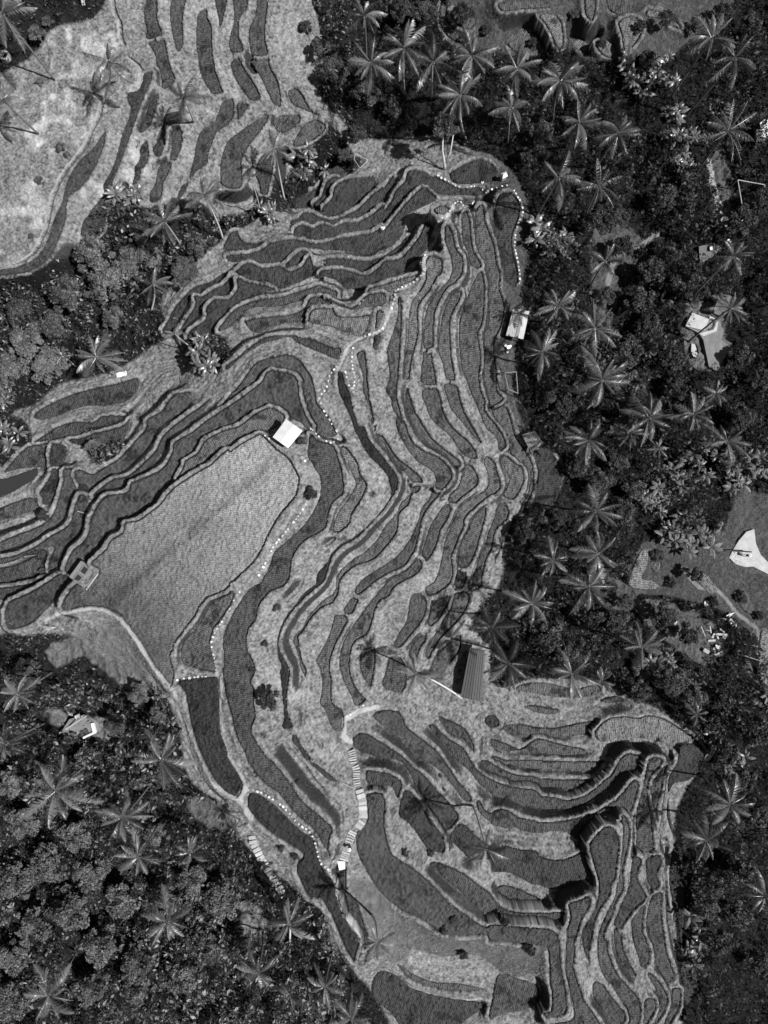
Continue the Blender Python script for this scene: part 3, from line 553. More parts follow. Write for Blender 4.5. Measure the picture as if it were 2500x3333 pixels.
J = np.clip((boxblur(JM, 8) - .5) * 3 + (n2 - .5) * .9 + .5, 0, 1)
hum = ((n1 - .5) * .22 + (n2 - .5) * .22 + (n3 - .5) * .14).astype(np.float32)
soft = np.clip(boxblur(FREE, 2) * 1.6 - .6, 0, 1)
Z += np.where(FREE, hum * soft * (1 - np.clip((gsm - 1.0) / .4, 0, 1) * .8) * (1 + 1.2 * J), 0) + np.where(FREE, rng.normal(0, .03, Z.shape) * (1 - .8 * np.clip((gsm - .8) / .4, 0, 1)), 0).astype(np.float32)
Z += np.where(BUND > 0, (n3 - .5) * .10 + rng.normal(0, .035, Z.shape), 0).astype(np.float32)
# albedo
jit = rng.random(Z.shape).astype(np.float32)
fine = boxblur(jit, 1)
ALB = 0.112 + .03 * (n4 - .4) + .025 * (n1 - .5) + .035 * (n2 - .5) + .07 * (n3 - .5) +   .17 * (fine - .5) + .08 * (jit - .5) + .018 * TERR
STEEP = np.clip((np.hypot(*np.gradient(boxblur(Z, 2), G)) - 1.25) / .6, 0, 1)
dry = np.clip((vnoise(X, Y, 3.5, 8) * .6 + vnoise(X, Y, 1.1, 9) * .4 - .56) * 5, 0, 1)
ALB += dry * (.03 + .10 * np.clip((-30 - X) / 8, 0, 1) * np.clip((Y - 30) / 6, 0, 1))
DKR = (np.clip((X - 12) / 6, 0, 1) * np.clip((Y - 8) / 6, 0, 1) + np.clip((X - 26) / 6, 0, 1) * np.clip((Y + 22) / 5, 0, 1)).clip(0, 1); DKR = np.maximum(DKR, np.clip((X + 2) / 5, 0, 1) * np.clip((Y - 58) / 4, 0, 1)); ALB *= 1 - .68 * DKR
ALB = ALB * (1 - STEEP) + STEEP * .02 * (.2 + n3 + 2.2 * (fine - .35)).clip(.1, 3)  # banks of dark earth and weeds, their unlit shade painted in as well
ALB = np.clip(ALB, .03, .5)
ALB = np.where(BUND > 0, ALB * .3 + .084 + .08 * (n3 - .5) + .05 * (n1 - .5) + .2 * (fine - .5), ALB)
ALB = np.where(LAB >= 0, .022 + .01 * jit, ALB)
nb = BUND > 0
near = np.zeros_like(nb)
for a, b in ((0, 1), (0, -1), (1, 0), (-1, 0), (1, 1), (1, -1), (-1, 1), (-1, -1)): near |= np.roll(nb, (a, b), (0, 1))
DIT_SHADE = near & (LAB >= 0)
Z[DIT_SHADE] -= .22; ALB[DIT_SHADE] = .008  # ditch at the bund foot, blackened to paint in the bund's shadow

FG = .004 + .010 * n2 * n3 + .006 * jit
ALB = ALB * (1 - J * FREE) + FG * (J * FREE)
CLR = np.zeros(Z.shape, bool)
for f, M in mask_of(CLEAR, 2):
    a = float(f[1]); w_ = np.clip((boxblur(M, 5) - .5) * 3 + (n2 - .5) * 1.0 + .5, 0, 1) * FREE
    ALB = ALB * (1 - w_) + w_ * a * (.75 + .5 * n2 + .3 * (fine - .5) + .3 * (n3 - .5)); CLR |= (w_ > .5)
def ground(x, y):
    i = (y - Y0) / G; j = (x - X0) / G
    i = min(max(i, 0), NY - 1.001); j = min(max(j, 0), NX - 1.001)
    a, b = int(i), int(j); u, v = i - a, j - b
    return float((Z[a, b] * (1 - v) + Z[a, b + 1] * v) * (1 - u) + (Z[a + 1, b] * (1 - v) + Z[a + 1, b + 1] * v) * u)
def land(px, py, tile=None):      # map point -> (x, y, z) on the ground
    if tile: (px, py), = src(tile, [(px, py)])
    z = 8.0
    for _ in range(4):
        x, y = world(px, py, z); z = ground(x, y)
    return x, y, z
# ribbons
PATHM = np.zeros(Z.shape, bool)
for ln in RIBBONS.strip().splitlines():
    t, wd, al, rz, ps = ln.split(' ', 4)
    wd, al, rz = float(wd), float(al), float(rz)
    c = [land(px, py)[:2] for px, py in src(t, pts_of(ps))]
    c = catmull(c, False, .08)
    i = np.clip(((c[:, 1] - Y0) / G).astype(int), 0, NY - 1); j = np.clip(((c[:, 0] - X0) / G).astype(int), 0, NX - 1)
    M = np.zeros(Z.shape, bool); M[i, j] = True
    a0, a1, b0, b1 = max(i.min() - 10, 0), i.max() + 11, max(j.min() - 10, 0), j.max() + 11
    S = (slice(a0, a1), slice(b0, b1))
    D = dist_out(M[S], 9) * G + (n3[S] - .5) * .16
    wgt = np.clip((wd / 2 + .06 - D) / .12, 0, 1) * (.8 + .4 * n2[S])
    wgt = np.clip(wgt, 0, 1)
    ALB[S] = ALB[S] * (1 - wgt) + wgt * al * (.85 + .3 * (fine[S] - .5) + .15)
    PATHM[S] |= wgt > .4
    if t == 'O' and wd < .6:      # the raised bund that carries the footpath
        w2 = np.clip((1.0 - D) / .7, 0, 1); w2 = w2 * w2 * (3 - 2 * w2)
        ref = boxblur(Z[S], 6)
        hi = (D < 1.0)
        Z[S] = np.where(hi & (LAB[S] < 0), np.maximum(Z[S], Z[S] * (1 - w2) + w2 * 18.25), Z[S]) if False else Z[S]
# dark irrigation ditches on the upper left slope
DITCH = '''A 620,610 600,700 560,780 500,900 400,1020 345,1130 315,1210 290,1340 250,1440 200,1520 100,1575 -40,1595
A 685,-20 695,60 725,130 735,220 755,270
A 780,340 830,380 860,420'''
for ln in DITCH.splitlines():
    t, ps = ln.split(' ', 1)
    c = catmull([land(px, py)[:2] for px, py in src(t, pts_of(ps))], False, .05)
    i = np.clip(((c[:, 1] - Y0) / G).astype(int), 0, NY - 1); j = np.clip(((c[:, 0] - X0) / G).astype(int), 0, NX - 1)
    Z[i, j] -= .45; ALB[i, j] = .02
    Z[i, np.clip(j + 1, 0, NX - 1)] -= .25; ALB[i, np.clip(j + 1, 0, NX - 1)] = .03
    for o in (-3, -4, -5):
        ALB[i, np.clip(j + o, 0, NX - 1)] = .2
# ------------------------------------------------------------------ materials
def mat(name, alb=.1, rough=.8, spec=.3, attr=None, noise=0, nscale=3, bump=0, bscale=20, rnd=0, wave=None, trans=0):
    m = bpy.data.materials.new(name); m.use_nodes = True; t = m.node_tree; N = t.nodes; L = t.links
    b = N['Principled BSDF']; b.inputs['Roughness'].default_value = rough; b.inputs['Specular IOR Level'].default_value = spec
    def val(v):
        n = N.new('ShaderNodeValue'); n.outputs[0].default_value = v; return n.outputs[0]
    def op(o, a, c, clamp=False):
        n = N.new('ShaderNodeMath'); n.operation = o; n.use_clamp = clamp
        for k, v in enumerate((a, c)):
            if isinstance(v, (int, float)): n.inputs[k].default_value = v
            else: L.new(v, n.inputs[k])
        return n.outputs[0]
    if attr:
        a = N.new('ShaderNodeAttribute'); a.attribute_name = attr; v = a.outputs['Fac']
    else: v = val(alb)
    co = N.new('ShaderNodeTexCoord').outputs['Object']
    if noise:
        n = N.new('ShaderNodeTexNoise'); n.inputs['Scale'].default_value = nscale; n.inputs['Detail'].default_value = 5
        n.inputs['Roughness'].default_value = .65
        L.new(co, n.inputs['Vector'])
        v = op('MULTIPLY', v, op('ADD', op('MULTIPLY', n.outputs[0], 2 * noise), 1 - noise))
    if rnd:
        o = N.new('ShaderNodeObjectInfo'); v = op('MULTIPLY', v, op('ADD', op('MULTIPLY', o.outputs['Random'], 2 * rnd), 1 - rnd))
    if wave:
        wv = N.new('ShaderNodeTexWave'); wv.inputs['Scale'].default_value = wave[0]; wv.inputs['Distortion'].default_value = wave[1]
        wv.bands_direction = wave[3] if len(wave) > 3 else 'X'
        L.new(co, wv.inputs['Vector'])
        v = op('MULTIPLY', v, op('ADD', op('MULTIPLY', wv.outputs['Fac'], wave[2]), 1 - wave[2]))
    cc = N.new('ShaderNodeCombineColor')
    for k in range(3): L.new(v, cc.inputs[k])
    L.new(cc.outputs[0], b.inputs['Base Color'])
    if bump:
        n = N.new('ShaderNodeTexNoise'); n.inputs['Scale'].default_value = bscale; n.inputs['Detail'].default_value = 4
        L.new(co, n.inputs['Vector'])
        bp = N.new('ShaderNodeBump'); bp.inputs['Strength'].default_value = bump; bp.inputs['Distance'].default_value = .1
        L.new(n.outputs[0], bp.inputs['Height']); L.new(bp.outputs[0], b.inputs['Normal'])
    m['v'] = 0
    return m
M_GROUND = mat('grassy_earth', attr='albedo', rough=.95, spec=.1, noise=.3, nscale=5, bump=.8, bscale=9)
def rice_mat(name, a1, a2, nz2):
    m = bpy.data.materials.new(name); m.use_nodes = True; t = m.node_tree; N = t.nodes; L = t.links
    b = N['Principled BSDF']; b.inputs['Roughness'].default_value = .7; b.inputs['Specular IOR Level'].default_value = .2
    a = N.new('ShaderNodeAttribute'); a.attribute_name = 'albedo'
    r = N.new('ShaderNodeAttribute'); r.attribute_name = 'rowpos'
    sep = N.new('ShaderNodeSeparateXYZ'); L.new(r.outputs['Vector'], sep.inputs[0])
    def op(o, x, y=0):
        n = N.new('ShaderNodeMath'); n.operation = o
        for k, v in enumerate((x, y)):
            if isinstance(v, (int, float)): n.inputs[k].default_value = v
            else: L.new(v, n.inputs[k])
        return n.outputs[0]
    nz = N.new('ShaderNodeTexNoise'); nz.inputs['Scale'].default_value = .9; nz.inputs['Detail'].default_value = 2
    L.new(r.outputs['Vector'], nz.inputs['Vector'])
    wob = op('MULTIPLY', nz.outputs[0], .45)
    sx = op('SINE', op('MULTIPLY', op('ADD', sep.outputs[0], wob), 2 * math.pi / .27))
    sy = op('SINE', op('MULTIPLY', op('ADD', sep.outputs[1], wob), 2 * math.pi / .24))
    g = op('ADD', op('MULTIPLY', sx, a1), op('MULTIPLY', sy, a2))
    n2 = N.new('ShaderNodeTexNoise'); n2.inputs['Scale'].default_value = 8; n2.inputs['Detail'].default_value = 3
    L.new(r.outputs['Vector'], n2.inputs['Vector'])
    f = op('ADD', op('ADD', g, 1.0), op('MULTIPLY', op('SUBTRACT', n2.outputs[0], .5), nz2))
    f = op('MAXIMUM', f, .12)
    v = op('MULTIPLY', a.outputs['Fac'], f)
    cc = N.new('ShaderNodeCombineColor')
    for k in range(3): L.new(v, cc.inputs[k])
    L.new(cc.outputs[0], b.inputs['Base Color'])
    bp = N.new('ShaderNodeBump'); bp.inputs['Strength'].default_value = .55; bp.inputs['Distance'].default_value = .08
    L.new(f, bp.inputs['Height']); L.new(bp.outputs[0], b.inputs['Normal'])
    return m
M_RICE = rice_mat('young_rice', .40, .2, 2.2)
M_FIELD = rice_mat('ripening_rice', .20, .10, 2.4)

def mesh_np(name, co, faces_idx, loops, mat_, smooth=False):
    """co (n,3); loops flat vertex index array; faces_idx = verts per face (int)"""
    me = bpy.data.meshes.new(name)
    k = faces_idx; nf = len(loops) // k
    me.vertices.add(len(co)); me.vertices.foreach_set('co', np.ascontiguousarray(co, np.float32).ravel())
    me.loops.add(len(loops)); me.loops.foreach_set('vertex_index', loops.astype(np.int32))
    me.polygons.add(nf); me.polygons.foreach_set('loop_start', np.arange(0, nf * k, k, dtype=np.int32))
    try: me.polygons.foreach_set('loop_total', np.full(nf, k, np.int32))
    except Exception: pass
    me.polygons.foreach_set('use_smooth', np.full(nf, smooth))
    me.update(calc_edges=True)
    if mat_: me.materials.append(mat_)
    return me
def link(name, data, parent=None):
    o = bpy.data.objects.new(name, data); COL.objects.link(o)
    if parent is not None: o.parent = parent
    return o
def tag(o, label=None, cat=None, group=None, kind=None):
    if label: o['label'] = label
    if cat: o['category'] = cat
    if group: o['group'] = group
    if kind: o['kind'] = kind
    return o
def attr_f(me, name, v):
    a = me.attributes.new(name, 'FLOAT', 'POINT'); a.data.foreach_set('value', np.ascontiguousarray(v, np.float32).ravel())

# one ground sheet: fine under the photograph, widening steps out to the horizon
ex = np.concatenate([[-900, -600, -400, -280, -200, -150, -120, -100, -85, -76, -70, -67], [], ])
def axis(a0, n, lim):
    lo = [a0]; s = G
    while lo[-1] > -lim: s *= 1.35; lo.append(lo[-1] - s)
    lo = lo[1:][::-1]
    hi = [a0 + (n - 1) * G]; s = G
    while hi[-1] < lim: s *= 1.35; hi.append(hi[-1] + s)
    return np.array(lo), np.array(hi[1:])
xl, xh = axis(X0, NX, 900); yl, yh = axis(Y0, NY, 900)
ax_ = np.concatenate([xl, gx, xh]); ay_ = np.concatenate([yl, gy, yh])
pl = ((len(yl), len(yh)), (len(xl), len(xh)))
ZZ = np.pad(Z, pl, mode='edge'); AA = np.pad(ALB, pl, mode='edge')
XX, YY = np.meshgrid(ax_, ay_)
over = np.maximum(0, np.maximum(np.abs(XX) + X0, np.abs(YY) + Y0))
wfar = np.clip(over / 6, 0, 1)
ZZ = ZZ * (1 - np.clip(over / 60, 0, 1)) + 6.0 * np.clip(over / 60, 0, 1) + wfar * (vnoise(XX, YY, 25, 5) - .5) * 5
AA = AA * (1 - wfar) + wfar * (.03 + .04 * vnoise(XX, YY, 5, 6))
H_, W_ = ZZ.shape
co = np.stack([XX, YY, ZZ], -1).reshape(-1, 3)
idx = np.arange(H_ * W_, dtype=np.int32).reshape(H_, W_)
lp = np.stack([idx[:-1, :-1], idx[:-1, 1:], idx[1:, 1:], idx[1:, :-1]], -1).reshape(-1)
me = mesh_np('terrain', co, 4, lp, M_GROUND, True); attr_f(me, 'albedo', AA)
tag(link('terrain', me), kind='structure')
del co, lp, XX, YY, ZZ, AA

# rice canopy over every paddy
inside = np.zeros(Z.shape, np.float32)
RB = np.zeros(Z.shape, bool)
tone = np.zeros(Z.shape, np.float32); rp = np.zeros(Z.shape + (3,), np.float32)
for n, P in order:
    sl, k = P['sl'], P['k']
    m = (LAB[sl] == k)
    if m.sum() < 20: continue
    a = P['tone']
    tone[sl][m] = a
    yy = Y[sl][m]; xx = X[sl][m]
    C = np.cov(np.stack([xx, yy])); ev, V = np.linalg.eigh(C); d = V[:, 1] if n != 'BIG' else np.array([.12, .993])
    u = xx * d[0] + yy * d[1]; v_ = -xx * d[1] + yy * d[0]
    # rows run across the long side; the grid follows the bend of the strip
    T = np.zeros((len(u), 3), np.float32)
    T[:, 0] = u; T[:, 1] = v_; T[:, 2] = k * 3.7
    rp[sl][m] = T
    P['cells'] = int(m.sum())
RB = LAB >= 0
er = RB.copy()
nb = BUND > 0
# open water and mud against the bunds, painted bund shadow included
near = np.zeros_like(nb)
er &= ~DIT_SHADE
dd = boxblur(er, 1)
prof = np.clip((dd - .45) * 1.9, 0, 1)
alb_r = (.006 + .105 * tone ** 1.7) * (.8 + .3 * n4 + .25 * (n1 - .5) + 1.1 * (fine - .5) + .4 * (jit - .5) + .45 * (n3 - .5) + .25 * (n2 - .5)).clip(.15, 3)
# the broad field grades from pale to dark growth, with a faint tractor line
kb = paddies['BIG']['k']; mb = LAB == kb
t_ = np.clip(((X + Y * 1.0) - (-30)) / 26, 0, 1)
pa, pb = np.array(world(*src('G', [(1010, 1080)])[0], 18)), np.array(world(*src('G', [(0, 1960)])[0], 18))
dv = (pb - pa) / np.linalg.norm(pb - pa)
dl = np.abs((X - pa[0]) * -dv[1] + (Y - pa[1]) * dv[0])
gradf = np.clip(((X - pb[0]) * -dv[0] + (Y - pb[1]) * -dv[1] + 12) / (np.linalg.norm(pb - pa) + 6), 0, 1)
alb_big = (.028 + .115 * gradf + .03 * (n4 - .5) + .025 * (n1 - .5) + .02 * (n2 - .5)) * (1 + .8 * (fine - .5) + .3 * (jit - .5)) * (1 - .34 * np.exp(-((dl + (n2 - .5) * .5) / .6) ** 2))
alb_r = np.where(mb, alb_big, alb_r)
wet = np.clip((vnoise(X, Y, 1.4, 71) * .65 + n3 * .35 - .66) * 9, 0, 1) * ~mb
alb_r = alb_r * (1 - .75 * wet)
zr = Z + .03 + prof * (.17 + .55 * (fine - .5) + .16 * (n3 - .5) + rng.normal(0, .03, Z.shape)).astype(np.float32)
vid = np.full(Z.shape, -1, np.int32); q = er[:-1, :-1] & er[:-1, 1:] & er[1:, 1:] & er[1:, :-1]
same = (LAB[:-1, :-1] == LAB[:-1, 1:]) & (LAB[1:, 1:] == LAB[1:, :-1]) & (LAB[:-1, :-1] == LAB[1:, 1:])
q &= same
for which in ('rice_field', 'rice_crop'):
    qq = q & ((LAB[:-1, :-1] == kb) == (which == 'rice_field'))
    use = np.zeros(Z.shape, bool)
    use[:-1, :-1] |= qq; use[:-1, 1:] |= qq; use[1:, 1:] |= qq; use[1:, :-1] |= qq
    vid[:] = -1; vid[use] = np.arange(use.sum(), dtype=np.int32)
    co = np.stack([X[use], Y[use], zr[use]], -1)
    lp = np.stack([vid[:-1, :-1][qq], vid[:-1, 1:][qq], vid[1:, 1:][qq], vid[1:, :-1][qq]], -1).reshape(-1)
    me = mesh_np(which, co, 4, lp, M_RICE if which == 'rice_crop' else M_FIELD, True); attr_f(me, 'albedo', alb_r[use])
    a = me.attributes.new('rowpos', 'FLOAT_VECTOR', 'POINT'); a.data.foreach_set('vector', rp[use].ravel())
    tag(link(which, me), kind='stuff' if which == 'rice_crop' else 'structure')
del co, lp, rp
# ================================================================== THINGS
OV = 1.5069
def ovland(x, y): return land(x * OV, y * OV)
M_FROND = mat('palm_leaf', alb=.085, rough=.36, spec=.6, rnd=.5, noise=.2, nscale=2)
M_TRUNK = mat('palm_trunk', alb=.10, rough=.85, noise=.3, nscale=4)
M_BARK = mat('bark', alb=.14, rough=.9, noise=.4, nscale=6)
M_PALE = mat('pale_bark', alb=.36, rough=.8, noise=.25, nscale=5)
M_LEAF = mat('tree_leaf', attr='tint', rough=.55, spec=.25, rnd=.4)
M_UNDER = mat('undergrowth_leaf', attr='tint', rough=.6, spec=.2)
M_BAN = mat('banana_leaf', alb=.085, rough=.38, spec=.5, rnd=.4, noise=.2, nscale=3)
M_BAND = mat('dry_banana_leaf', alb=.3, rough=.7, rnd=.3)
M_NUT = mat('coconut', alb=.16, rough=.6)
M_STONE = mat('pale_stone', alb=.36, rough=.85, noise=.4, nscale=4, rnd=.5)
M_STEP = mat('stair_stone', alb=.24, rough=.9, noise=.5, nscale=3, rnd=.3)
M_WHITE = mat('white_paint', alb=.5, rough=.6, noise=.06, nscale=3)
M_SHEET = mat('pale_roof_sheet', alb=.42, rough=.6, noise=.3, nscale=1.1, wave=(1.5, 3, .12))
M_SHEETB = mat('weathered_roof_sheet', alb=.30, rough=.6, noise=.5, nscale=1.0, wave=(1.1, 4, .3))
M_TILE = mat('grey_roof_tile', alb=.05, rough=.8, noise=.35, nscale=2)
M_GREY = mat('grey_board', alb=.13, rough=.8, noise=.3, nscale=3)
M_WOOD = mat('weathered_wood', alb=.10, rough=.85, noise=.4, nscale=8, wave=(6, 2, .4))
M_PLANK = mat('pale_plank', alb=.34, rough=.8, noise=.35, nscale=4, rnd=.45)
M_BAMBOO = mat('bamboo', alb=.3, rough=.6, noise=.15)
M_DARK = mat('dark_wood', alb=.03, rough=.8, noise=.3)
M_CONC = mat('concrete', alb=.26, rough=.9, noise=.5, nscale=.8)
M_COURT = mat('worn_paving', alb=.11, rough=.9, noise=.6, nscale=1.2)
M_PLAT = mat('pale_tile', alb=.26, rough=.8, noise=.4, nscale=1.5)
M_ROCK = mat('rock', alb=.12, rough=.9, noise=.4, nscale=3, bump=.8, bscale=5)
M_WATER = mat('pond_water', alb=.02, rough=.12, spec=.6)
M_CLOTH = mat('dark_cloth', alb=.03, rough=.9)
M_SKIN = mat('skin', alb=.25, rough=.6)

class MB:                                            # small mesh builder, world or local coordinates
    def __init__(s): s.v = []; s.f = []
    def add(s, v, f):
        n = len(s.v); s.v += [tuple(p) for p in v]; s.f += [tuple(i + n for i in q) for q in f]; return s
    def box(s, c, size, rz=0, bev=0, rx=0):
        sx, sy, sz = [d / 2 for d in size]
        m = Matrix.Rotation(rz, 3, 'Z') @ Matrix.Rotation(rx, 3, 'X')
        b = min(bev, sx * .9, sy * .9)
        ring = lambda a, z: [(-sx + a, -sy, z), (sx - a, -sy, z), (sx, -sy + a, z), (sx, sy - a, z), (sx - a, sy, z), (-sx + a, sy, z), (-sx, sy - a, z), (-sx, -sy + a, z)]
        if b <= 0:
            v = [(x, y, z) for z in (-sz, sz) for x, y in ((-sx, -sy), (sx, -sy), (sx, sy), (-sx, sy))]
            f = [(3, 2, 1, 0), (4, 5, 6, 7)] + [(k, (k + 1) % 4, 4 + (k + 1) % 4, 4 + k) for k in range(4)]
        else:
            v = ring(b, -sz) + ring(b, sz)
            f = [tuple(range(7, -1, -1)), tuple(range(8, 16))] + [(k, (k + 1) % 8, 8 + (k + 1) % 8, 8 + k) for k in range(8)]
        return s.add([m @ Vector(p) + Vector(c) for p in v], f)
    def tube(s, pts, rad, n=7, cap=True):
        pts = [Vector(p) for p in pts]; vs = []; fs = []
        if isinstance(rad, (int, float)): rad = [rad] * len(pts)
        for i, p in enumerate(pts):
            t = (pts[min(i + 1, len(pts) - 1)] - pts[max(i - 1, 0)]).normalized()
            a = t.orthogonal().normalized() if i == 0 else (a - t * a.dot(t)).normalized()
            b = t.cross(a)
            for k in range(n):
                an = 2 * math.pi * k / n; vs.append(p + (a * math.cos(an) + b * math.sin(an)) * rad[i])
        for i in range(len(pts) - 1):
            for k in range(n): fs.append((i * n + k, i * n + (k + 1) % n, (i + 1) * n + (k + 1) % n, (i + 1) * n + k))
        if cap: fs.append(tuple(range(n - 1, -1, -1))); fs.append(tuple((len(pts) - 1) * n + k for k in range(n)))
        return s.add(vs, fs)
    def disc(s, c, r, h, n=20, r2=None):
        r2 = r if r2 is None else r2
        v = [(c[0] + q * math.cos(2 * math.pi * k / n), c[1] + q * math.sin(2 * math.pi * k / n), c[2] + z) for q, z in ((r, 0), (r2, h)) for k in range(n)]
        return s.add(v, [tuple(range(n - 1, -1, -1)), tuple(range(n, 2 * n))] + [(k, (k + 1) % n, n + (k + 1) % n, n + k) for k in range(n)])
    def blob(s, c, r, n=8, m=5, jit=.2, rnd_=random):
        v = []; 
        for i in range(m + 1):
            th = math.pi * i / m
            for k in range(n):
                q = 1 + rnd_.uniform(-jit, jit); an = 2 * math.pi * k / n
                v.append((c[0] + r[0] * q * math.sin(th) * math.cos(an), c[1] + r[1] * q * math.sin(th) * math.sin(an), c[2] + r[2] * q * math.cos(th)))
        f = [(i * n + k, (i + 1) * n + k, (i + 1) * n + (k + 1) % n, i * n + (k + 1) % n) for i in range(m) for k in range(n)]
        return s.add(v, f)
    def mesh(s, name, m, smooth=False):
        me = bpy.data.meshes.new(name); me.from_pydata(s.v, [], s.f); me.materials.append(m); me.update()
        if smooth: me.polygons.foreach_set('use_smooth', [True] * len(me.polygons))
        return me
    def obj(s, name, m, parent=None, smooth=False): return link(name, s.mesh(name, m, smooth), parent)
def thing(name, label, cat, loc=(0, 0, 0), rz=0, group=None):
    o = link(name, None); o.location = loc; o.rotation_euler = (0, 0, rz); o.empty_display_size = .3
    return tag(o, label, cat, group)

# ---- labels: each plant is told apart by its rank from a landmark of the place
LM = [(620, 935, 'the square white-roofed hut'), (1118, 697, 'the white shed at the wood edge'), (1022, 1455, 'the long dark seamed roof'),
      (1150, 955, 'the small grey pitched roof'), (1520, 700, 'the paved court with curved bench'), (1620, 430, 'the open pale pole frame'),
      (1515, 545, 'the deck with the round chair'), (1610, 1190, 'the bright concrete yard'), (1540, 1370, 'the heap of broken planks'),
      (768, 1640, 'the upper stone stairs'), (565, 1850, 'the shaded stairs by the wood'), (190, 1590, 'the pale platform in the wood'),
      (265, 805, 'the white sheet beside the left terraces'), (1087, 385, 'the tiny white shrine'), (40, 1045, 'the dark pond'),
      (190, 1240, 'the stone tank on the big field'), (12, 125, 'the concrete ring at the left edge'), (1400, 1560, 'the crescent paddy'),
      (1390, 1230, 'the pale L-shaped paddy'), (320, 200, 'the long dark strip paddy'), (1659, 0, "the photo's top right corner"),
      (0, 2212, "the photo's bottom left corner"), (1659, 2212, "the photo's bottom right corner"), (830, 2212, "the middle of the bottom edge"),
      (900, 0, 'the middle of the top edge'), (0, 0, "the photo's top left corner"), (1659, 1800, 'the right edge below the crescent paddy'),
      (400, 1650, 'the bend of the pale footpath'), (1275, 550, 'the grassy clearing in the right wood'), (150, 600, 'the shaded end of the left-hand paddy'), (960, 330, 'the forked white trunk'), (1480, 1620, 'the right tip of the crescent paddy'), (830, 1110, 'the exact centre of the photo'), (1000, 1970, 'the rough slope under the longest paddy'), (1659, 700, 'the right edge beside the paved court')]
ORD = ['nearest', 'second nearest', 'third nearest', 'fourth nearest', 'fifth nearest', 'sixth nearest', 'seventh nearest', 'eighth nearest', 'ninth nearest', 'tenth nearest', 'eleventh nearest', 'twelfth nearest', 'thirteenth nearest', 'fourteenth nearest', 'fifteenth nearest', 'sixteenth nearest', 'seventeenth nearest', 'eighteenth nearest', 'nineteenth nearest', 'twentieth nearest', 'twenty-first nearest', 'twenty-second nearest', 'twenty-third nearest', 'twenty-fourth nearest', 'twenty-fifth nearest', 'twenty-sixth nearest', 'twenty-seventh nearest', 'twenty-eighth nearest'] + ['number %d counting outward' % q for q in range(29, 240)]
def rank_labels(pts, noun):
    out = []
    used = set()
    for i, p in enumerate(pts):
        best = None
        for l in LM:
            d = math.hypot(p[0] - l[0], p[1] - l[1])
            r = sum(1 for q in pts if math.hypot(q[0] - l[0], q[1] - l[1]) < d - 1e-6)
            c = (r + d / 120, r, l)
            if r < 230 and (best is None or c[0] < best[0]) and (r, l[2]) not in used: best = c
        used.add((best[1], best[2][2]))
        l = best[2]; dx, dy = p[0] - l[0], p[1] - l[1]
        side = ('right of it' if dx > 0 else 'left of it') if abs(dx) > abs(dy) else ('below it' if dy > 0 else 'above it')
        if 'edge' in l[2] or 'corner' in l[2] or 'middle' in l[2]: side = ''
        s = '%s %s to %s' % (noun(i), ORD[best[1]], l[2])
        if side and len(s.split()) <= 12: s += ', ' + side
        out.append(s)
    return out
# ------------------------------------------------------------------ palms
def frond_mesh(name, th0, k, side, n=34, droop=.8, seed=0, Lf=.23, torn=.0, m=None):
    r = random.Random(seed); b = MB(); N = 14
    P = [Vector((0, 0, 0))]; th = th0; T = []
    for i in range(N):
        th = th0 - k * (i / N) ** 1.2; a = side * (i / N) ** 1.5
        d = Vector((math.cos(th) * math.cos(a), math.cos(th) * math.sin(a), math.sin(th))); T.append(d); P.append(P[-1] + d / N)
    T.append(T[-1])
    b.tube(P[::2] if len(P) % 2 else P, [.012 * (1 - .8 * q / (len(P) // 2)) for q in range(len(P[::2]))], 4, False)
    for j in range(n):
        t = .10 + .9 * (j + .5) / n; f = t * N; i = min(int(f), N - 1); p = P[i].lerp(P[i + 1], f - i); tg = T[i]
        sd = tg.cross(Vector((0, 0, 1))).normalized(); up = sd.cross(tg)
        prof = (math.sin(math.pi * min(1, t * .9 + .08)) ** .8) * Lf * (1 if t < .9 else .8)
        for sgn in (-1, 1):
            if r.random() < torn: continue
            dr = droop * r.uniform(.5, 1.5)
            d = (tg * (.35 + .55 * t) + sd * sgn * (1.0 - .3 * t) + up * (.12 - dr)).normalized()
            L = prof * r.uniform(.7, 1.15)
            wv = tg * .0085; m_ = p + d * L * .55; e = p + d * L + Vector((0, 0, -1)) * L * .25 * dr
            tw = up * .006
            b.add([p - wv, p + wv, m_ + wv + tw, m_ - wv - tw, e], [(0, 1, 2, 3), (3, 2, 4)])
    return b.mesh(name, m or M_FROND)
FR = [frond_mesh('frond_a', .42, 1.15, .15, seed=1), frond_mesh('frond_b', .30, .9, -.25, seed=2, droop=1.1), frond_mesh('frond_c', .5, 1.5, .1, seed=3, droop=.6),
      frond_mesh('frond_d', .35, 1.3, -.1, seed=4, droop=1.4), frond_mesh('frond_e', .25, .7, .3, seed=5, droop=.5, torn=.12)]
FRW = [frond_mesh('frond_f', .5, .9, .1, n=26, seed=6, droop=.9, Lf=.2, torn=.2), frond_mesh('frond_g', .4, 1.1, -.2, n=26, seed=7, droop=1.1, Lf=.18, torn=.25)]
M_FRONDD = mat('shaded_palm_leaf', alb=.022, rough=.4, spec=.35, rnd=.4)  # dark copy of the palm leaf with shade put into its colour
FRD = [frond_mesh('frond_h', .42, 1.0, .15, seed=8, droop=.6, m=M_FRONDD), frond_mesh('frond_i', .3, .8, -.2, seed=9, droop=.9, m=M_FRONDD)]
nb_ = MB()
for k in range(7): nb_.blob((.22 * math.cos(k * .9), .22 * math.sin(k * .9), -.12 - .05 * (k % 2)), (.11, .11, .13), 7, 5, .03)
NUTS = nb_.mesh('coconuts', M_NUT, True)
pl_ = []
for s in PALMS.strip().replace('\n', '|').split('|'):
    f = [float(v) for v in s.split(',')]
    if f[2] > 0 and not (f[0] == 5 and f[1] == 30 and False): pl_.append(f)
